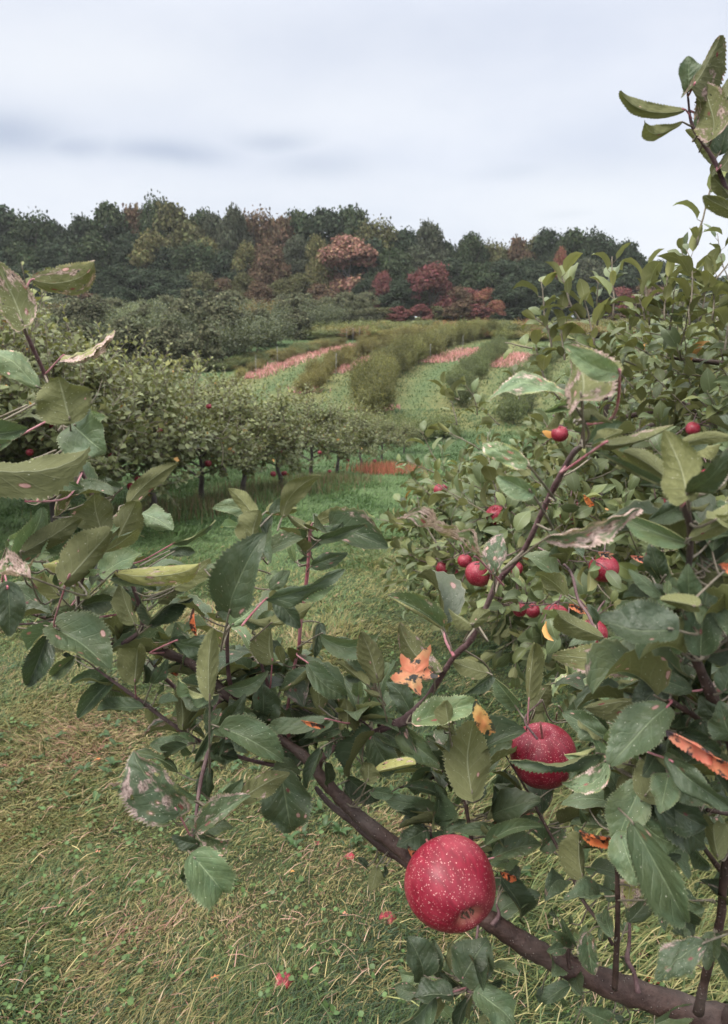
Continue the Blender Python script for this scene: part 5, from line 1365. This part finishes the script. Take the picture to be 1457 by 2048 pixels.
for i, (a, b, rr) in enumerate(far_ap):
    yv = np.interp(a, [0, 120, 305, 408, 487, 560, 640, 690, 750], [6.6, 7.2, 8.3, 9.3, 10.3, 11.2, 13.3, 15.2, 17.6])
    put_apple(P(a, b, yv+.1), np.array([random.uniform(-.3, .3), random.uniform(-.3, .3), 1.0]), max(.034, rr*yv/FPX), 'small red apple in the left tree row, %s from the left' % ordw(i), 'apples in the left tree row', False, False)

# ---------------------------------------------------------------- orange leaves, fallen fruit
def maple(a, d, size, label, nvec=None, tint=(1, 1, 1), name='orange_leaf', spin=0., curl=.5, loc=None, stretch=1.0):
    r = np.random.default_rng(int(a[0]*7+a[1]) if a else 3)
    n = 120; th = np.linspace(0, 2*PI, n, endpoint=False)
    lob = .50+.42*(1-np.abs(np.sin(2.5*th+.25*np.sin(th))))**.8+.08*np.sin(th*2+r.random()*6)+.05*np.abs(np.sin(10*th))+.02*r.normal(size=n)
    lob = lob*(1-.35*np.exp(-((th-1.5*PI)/.25)**2))
    ring = np.linspace(0, 1, 7)[1:]
    V = [np.zeros((1, 3))]
    for q in ring:
        x_ = lob*q*np.cos(th)*stretch; y_ = lob*q*np.sin(th); z_ = curl*.35*(x_**2)+.09*np.sin(x_*6+r.random()*0+1)*q+.10*np.sin(y_*7+2)*q+.03*np.sin(th*9)*q
        V.append(np.stack([x_, y_, z_], -1))
    V = np.concatenate(V)*size
    F3 = np.stack([np.zeros(n, int), 1+np.arange(n), 1+(np.arange(n)+1) % n], -1); F4 = []
    for k in range(len(ring)-1):
        s0 = 1+k*n; s1 = s0+n; j = np.arange(n); j2 = (j+1) % n; F4.append(np.stack([s0+j, s1+j, s1+j2, s0+j2], -1))
    F4 = np.concatenate(F4)
    p = loc if loc is not None else P(a[0], a[1], d); N_ = nrm(np.array(nvec if nvec is not None else CAM-p, float))
    q = Vector(N_).to_track_quat('Z', 'Y').to_matrix() @ Matrix.Rotation(spin, 3, 'Z'); V = V@np.array(q).T
    o = raw_mesh(name, V+np.asarray(p), np.concatenate([F3.ravel(), F4.ravel()]), np.concatenate([np.full(n, 3), np.full(len(F4), 4)]), M['maple'], None, None, None, True, origin=p)
    o.color = (*tint, 1); tag(o, label, 'leaf', 'orange leaves caught in the branches' if loc is None else 'orange leaves fallen on the grass'); return o
def orange_strip(bx, by, tx, ty, w_, d, label, tint, roll=0., curl=1.2, seed=0, sb=0.):
    r = np.random.default_rng(400+seed); a = P(bx, by, d); b = P(tx, ty, d*1.02); ln = np.linalg.norm(b-a); T = (b-a)/ln; N0 = nrm(nrm(CAM-a)-np.dot(nrm(CAM-a), T)*T); rl = R(roll)
    N_ = N0*math.cos(rl)+np.cross(T, N0)*math.sin(rl); V, F, U = leaf_template(30, 10, w_*d/FPX/ln, .4, .3, curl, .08, .10, r.random()*6, .9, .5, sb, asym=.6)
    V[:, 2] += .03*np.sin(V[:, 1]*17+seed)*np.cos(V[:, 0]*21); W = ln*(V[:, 0:1]*np.cross(T, N_)+V[:, 1:2]*T+V[:, 2:3]*N_)+a
    o = raw_mesh('orange_leaf', W, F, np.full(len(F), 4), M['maple'], None, None, None, True, origin=a); o.color = (*tint, 1); tag(o, label, 'leaf', 'orange leaves caught in the branches'); return o
maple((828, 1348), .72, .025, 'orange maple leaf with black blotches caught behind the main twig', nrm(CAM-P(825, 1348, .8))+np.array([.25, 0, .5]), spin=.9, curl=1.6, tint=(.95, 1.15, 1.25))
orange_strip(1330, 1458, 1425, 1512, 40, .505, 'salmon orange curled leaf crossed by a dark twig at the right', (1.1, 1.0, 1.3), 20, 1.6, 1, -.05); orange_strip(1395, 1500, 1480, 1545, 44, .51, 'orange curled leaf cut by the right edge below the salmon one', (1.0, .85, .9), 10, 1.4, 2)
orange_strip(388, 1215, 396, 1268, 13, .70, 'narrow bright orange leaf standing on edge among green leaves', (1.2, .8, .7), 30, .8, 3); orange_strip(1050, 0, 1, 1, 1, 1, '', (1, 1, 1)) if False else None
orange_strip(952, 1400, 985, 1462, 34, .70, 'yellow and orange spotted leaf beside the tall olive leaf', (.9, 1.35, 1.0), 20, .7, 4); orange_strip(1160, 1662, 1216, 1672, 34, .70, 'small deep orange curled leaf tucked left of the big dark leaf', (1.1, .8, .6), 30, 1.8, 5)
orange_strip(602, 1440, 650, 1452, 14, .72, 'orange leaf edge under a glossy green leaf', (1.0, .85, .7), 10, 1.5, 6); orange_strip(1435, 1128, 1475, 1140, 28, .44, 'orange leaf scrap at the right edge high beside the dark stem', (1.1, .9, .9), 0, 1.0, 7)
orange_strip(1135, 1208, 1168, 1222, 18, 1.75, 'orange leaf lying over the shoulder of a low apple', (1.1, .95, .9), 0, 1.0, 8); orange_strip(1195, 1104, 1220, 1112, 16, 1.8, 'pale tan-orange leaf just above the large apple in the right tree', (.9, 1.2, 1.5), 0, 1.0, 9)
orange_strip(1262, 1112, 1290, 1120, 16, 1.8, 'salmon leaf high in the right tree near the dark stem', (1.0, 1.0, 1.3), 0, 1.0, 10); orange_strip(1168, 990, 1182, 1010, 12, 2.1, 'bright orange leaf above a pair of apples', (1.1, .9, .6), 0, .6, 11)
orange_strip(330, 1332, 355, 1345, 18, .9, 'small orange leaf scrap under the left bough', (1.1, .85, .8), 0, 1.0, 12); orange_strip(815, 1690, 830, 1712, 14, .82, 'orange scrap touching the bough left of the largest apple', (1.1, .9, .9), 0, 1.0, 13)
orange_strip(998, 1742, 1030, 1752, 18, .80, 'orange leaf just right of the largest apple', (1.1, .75, .6), 20, 1.4, 14); orange_strip(455, 1310, 482, 1325, 18, 1.0, 'brownish orange leaf seen between twigs left of the middle', (.8, .9, .9), 0, 1.0, 15)
orange_strip(1225, 1610, 1262, 1616, 22, .9, 'brown-orange leaf below the upright dark twig', (.5, .55, .7), 20, 1.2, 16); orange_strip(1030, 1605, 1066, 1618, 24, .95, 'rust leaf on the grass side of the second apple', (.55, .5, .6), 20, 1.2, 17)
for (a, b, s_, tn, wd_) in ((1305, 1980, .022, (1.05, .75, .8), 'bright orange fallen leaf under the thick bough'), (1285, 1925, .016, (1, 1.2, 1.9), 'pale pinkish fallen leaf above the bright orange one'), (196, 1532, .014, (1, 1.1, .8), 'orange fallen leaf alone on the open grass at the left'), (130, 1473, .011, (1, 1.6, 1.6), 'pale tan fallen leaf on the grass at the left'),
                           (467, 1317, .014, (1, .9, .8), 'orange-brown fallen leaf behind the left branches'), (198, 1720, .009, (1, 1.3, 1.6), 'small pale fallen leaf below the left branch tips'), (586, 1760, .009, (1, 1.5, .9), 'small yellow fallen leaf near the middle of the lawn'), (432, 1975, .011, (1, 1.1, .9), 'brownish fallen leaf near the bottom edge'),
                           (690, 1845, .009, (1, 1.4, 1.8), 'tiny tan fallen leaf left of the largest apple'), (1430, 1660, .016, (1, .9, .8), 'orange fallen leaf at the right behind the twigs')):
    g_ = G(a, b); maple((a, b), 1, s_, wd_, nvec=(random.uniform(-.3, .3), random.uniform(-.4, .1), 1), tint=tn, loc=g_+np.array([0, 0, .03]), spin=random.random()*6, name='fallen_leaf')
for (a, b, rr, wd_) in ((568, 1968, 17, 'bright red half-rotted fallen apple near the bottom edge'), (775, 1845, 17, 'dark red fallen apple left of the largest apple'), (700, 1716, 9, 'small red fallen fruit piece below the bough'), (712, 1690, 6, 'pink fallen fruit scrap beside the bough'), (600, 1665, 11, 'reddish fallen fruit piece under the middle leaves'), (637, 1690, 8, 'pinkish fallen fruit piece under the middle leaves, right one'), (205, 1950, 8, 'red fruit scrap in the straw near the bottom left')):
    g_ = G(a, b); dd = np.linalg.norm(g_-CAM); rad_ = rr*dd/FPX*.95
    V, F = revolve(apple_profile(n=18), 22, .18); V = V*(rad_/.04); V = V*(1+.10*np.sin(V[:, :1]*260+a)*np.cos(V[:, 1:2]*210)); V[:, 2] *= .7
    V = V+g_+np.array([0, 0, rad_*.35]); o = raw_mesh('fallen_apple', V, F, np.full(len(F), 4), M['rot'], None, None, None, True, origin=g_); tag(o, wd_, 'fallen apple', 'fallen apples on the grass')

# ---------------------------------------------------------------- thin autumn haze
hm = bpy.data.materials.new('haze'); hm.use_nodes = True; ht = NT(hm.node_tree); ht.n.clear()
hv = ht.node('ShaderNodeVolumePrincipled'); hv.inputs['Color'].default_value = (.88, .91, .93, 1); hv.inputs['Density'].default_value = .00028; hv.inputs['Anisotropy'].default_value = 0.0
ht.l.new(hv.outputs[0], ht.node('ShaderNodeOutputMaterial').inputs['Volume'])
x0, x1, y0, y1, z0, z1 = -560, 560, -60, 900, -4.0, 21.0
hb = np.array([(x, y, z) for z in (z0, z1) for (x, y) in ((x0, y0), (x1, y0), (x1, y1), (x0, y1))], float)
hf = [0, 3, 2, 1, 4, 5, 6, 7, 0, 1, 5, 4, 1, 2, 6, 5, 2, 3, 7, 6, 3, 0, 4, 7]
tag(raw_mesh('haze', hb, hf, [4]*6, hm, smooth=False), kind='stuff')
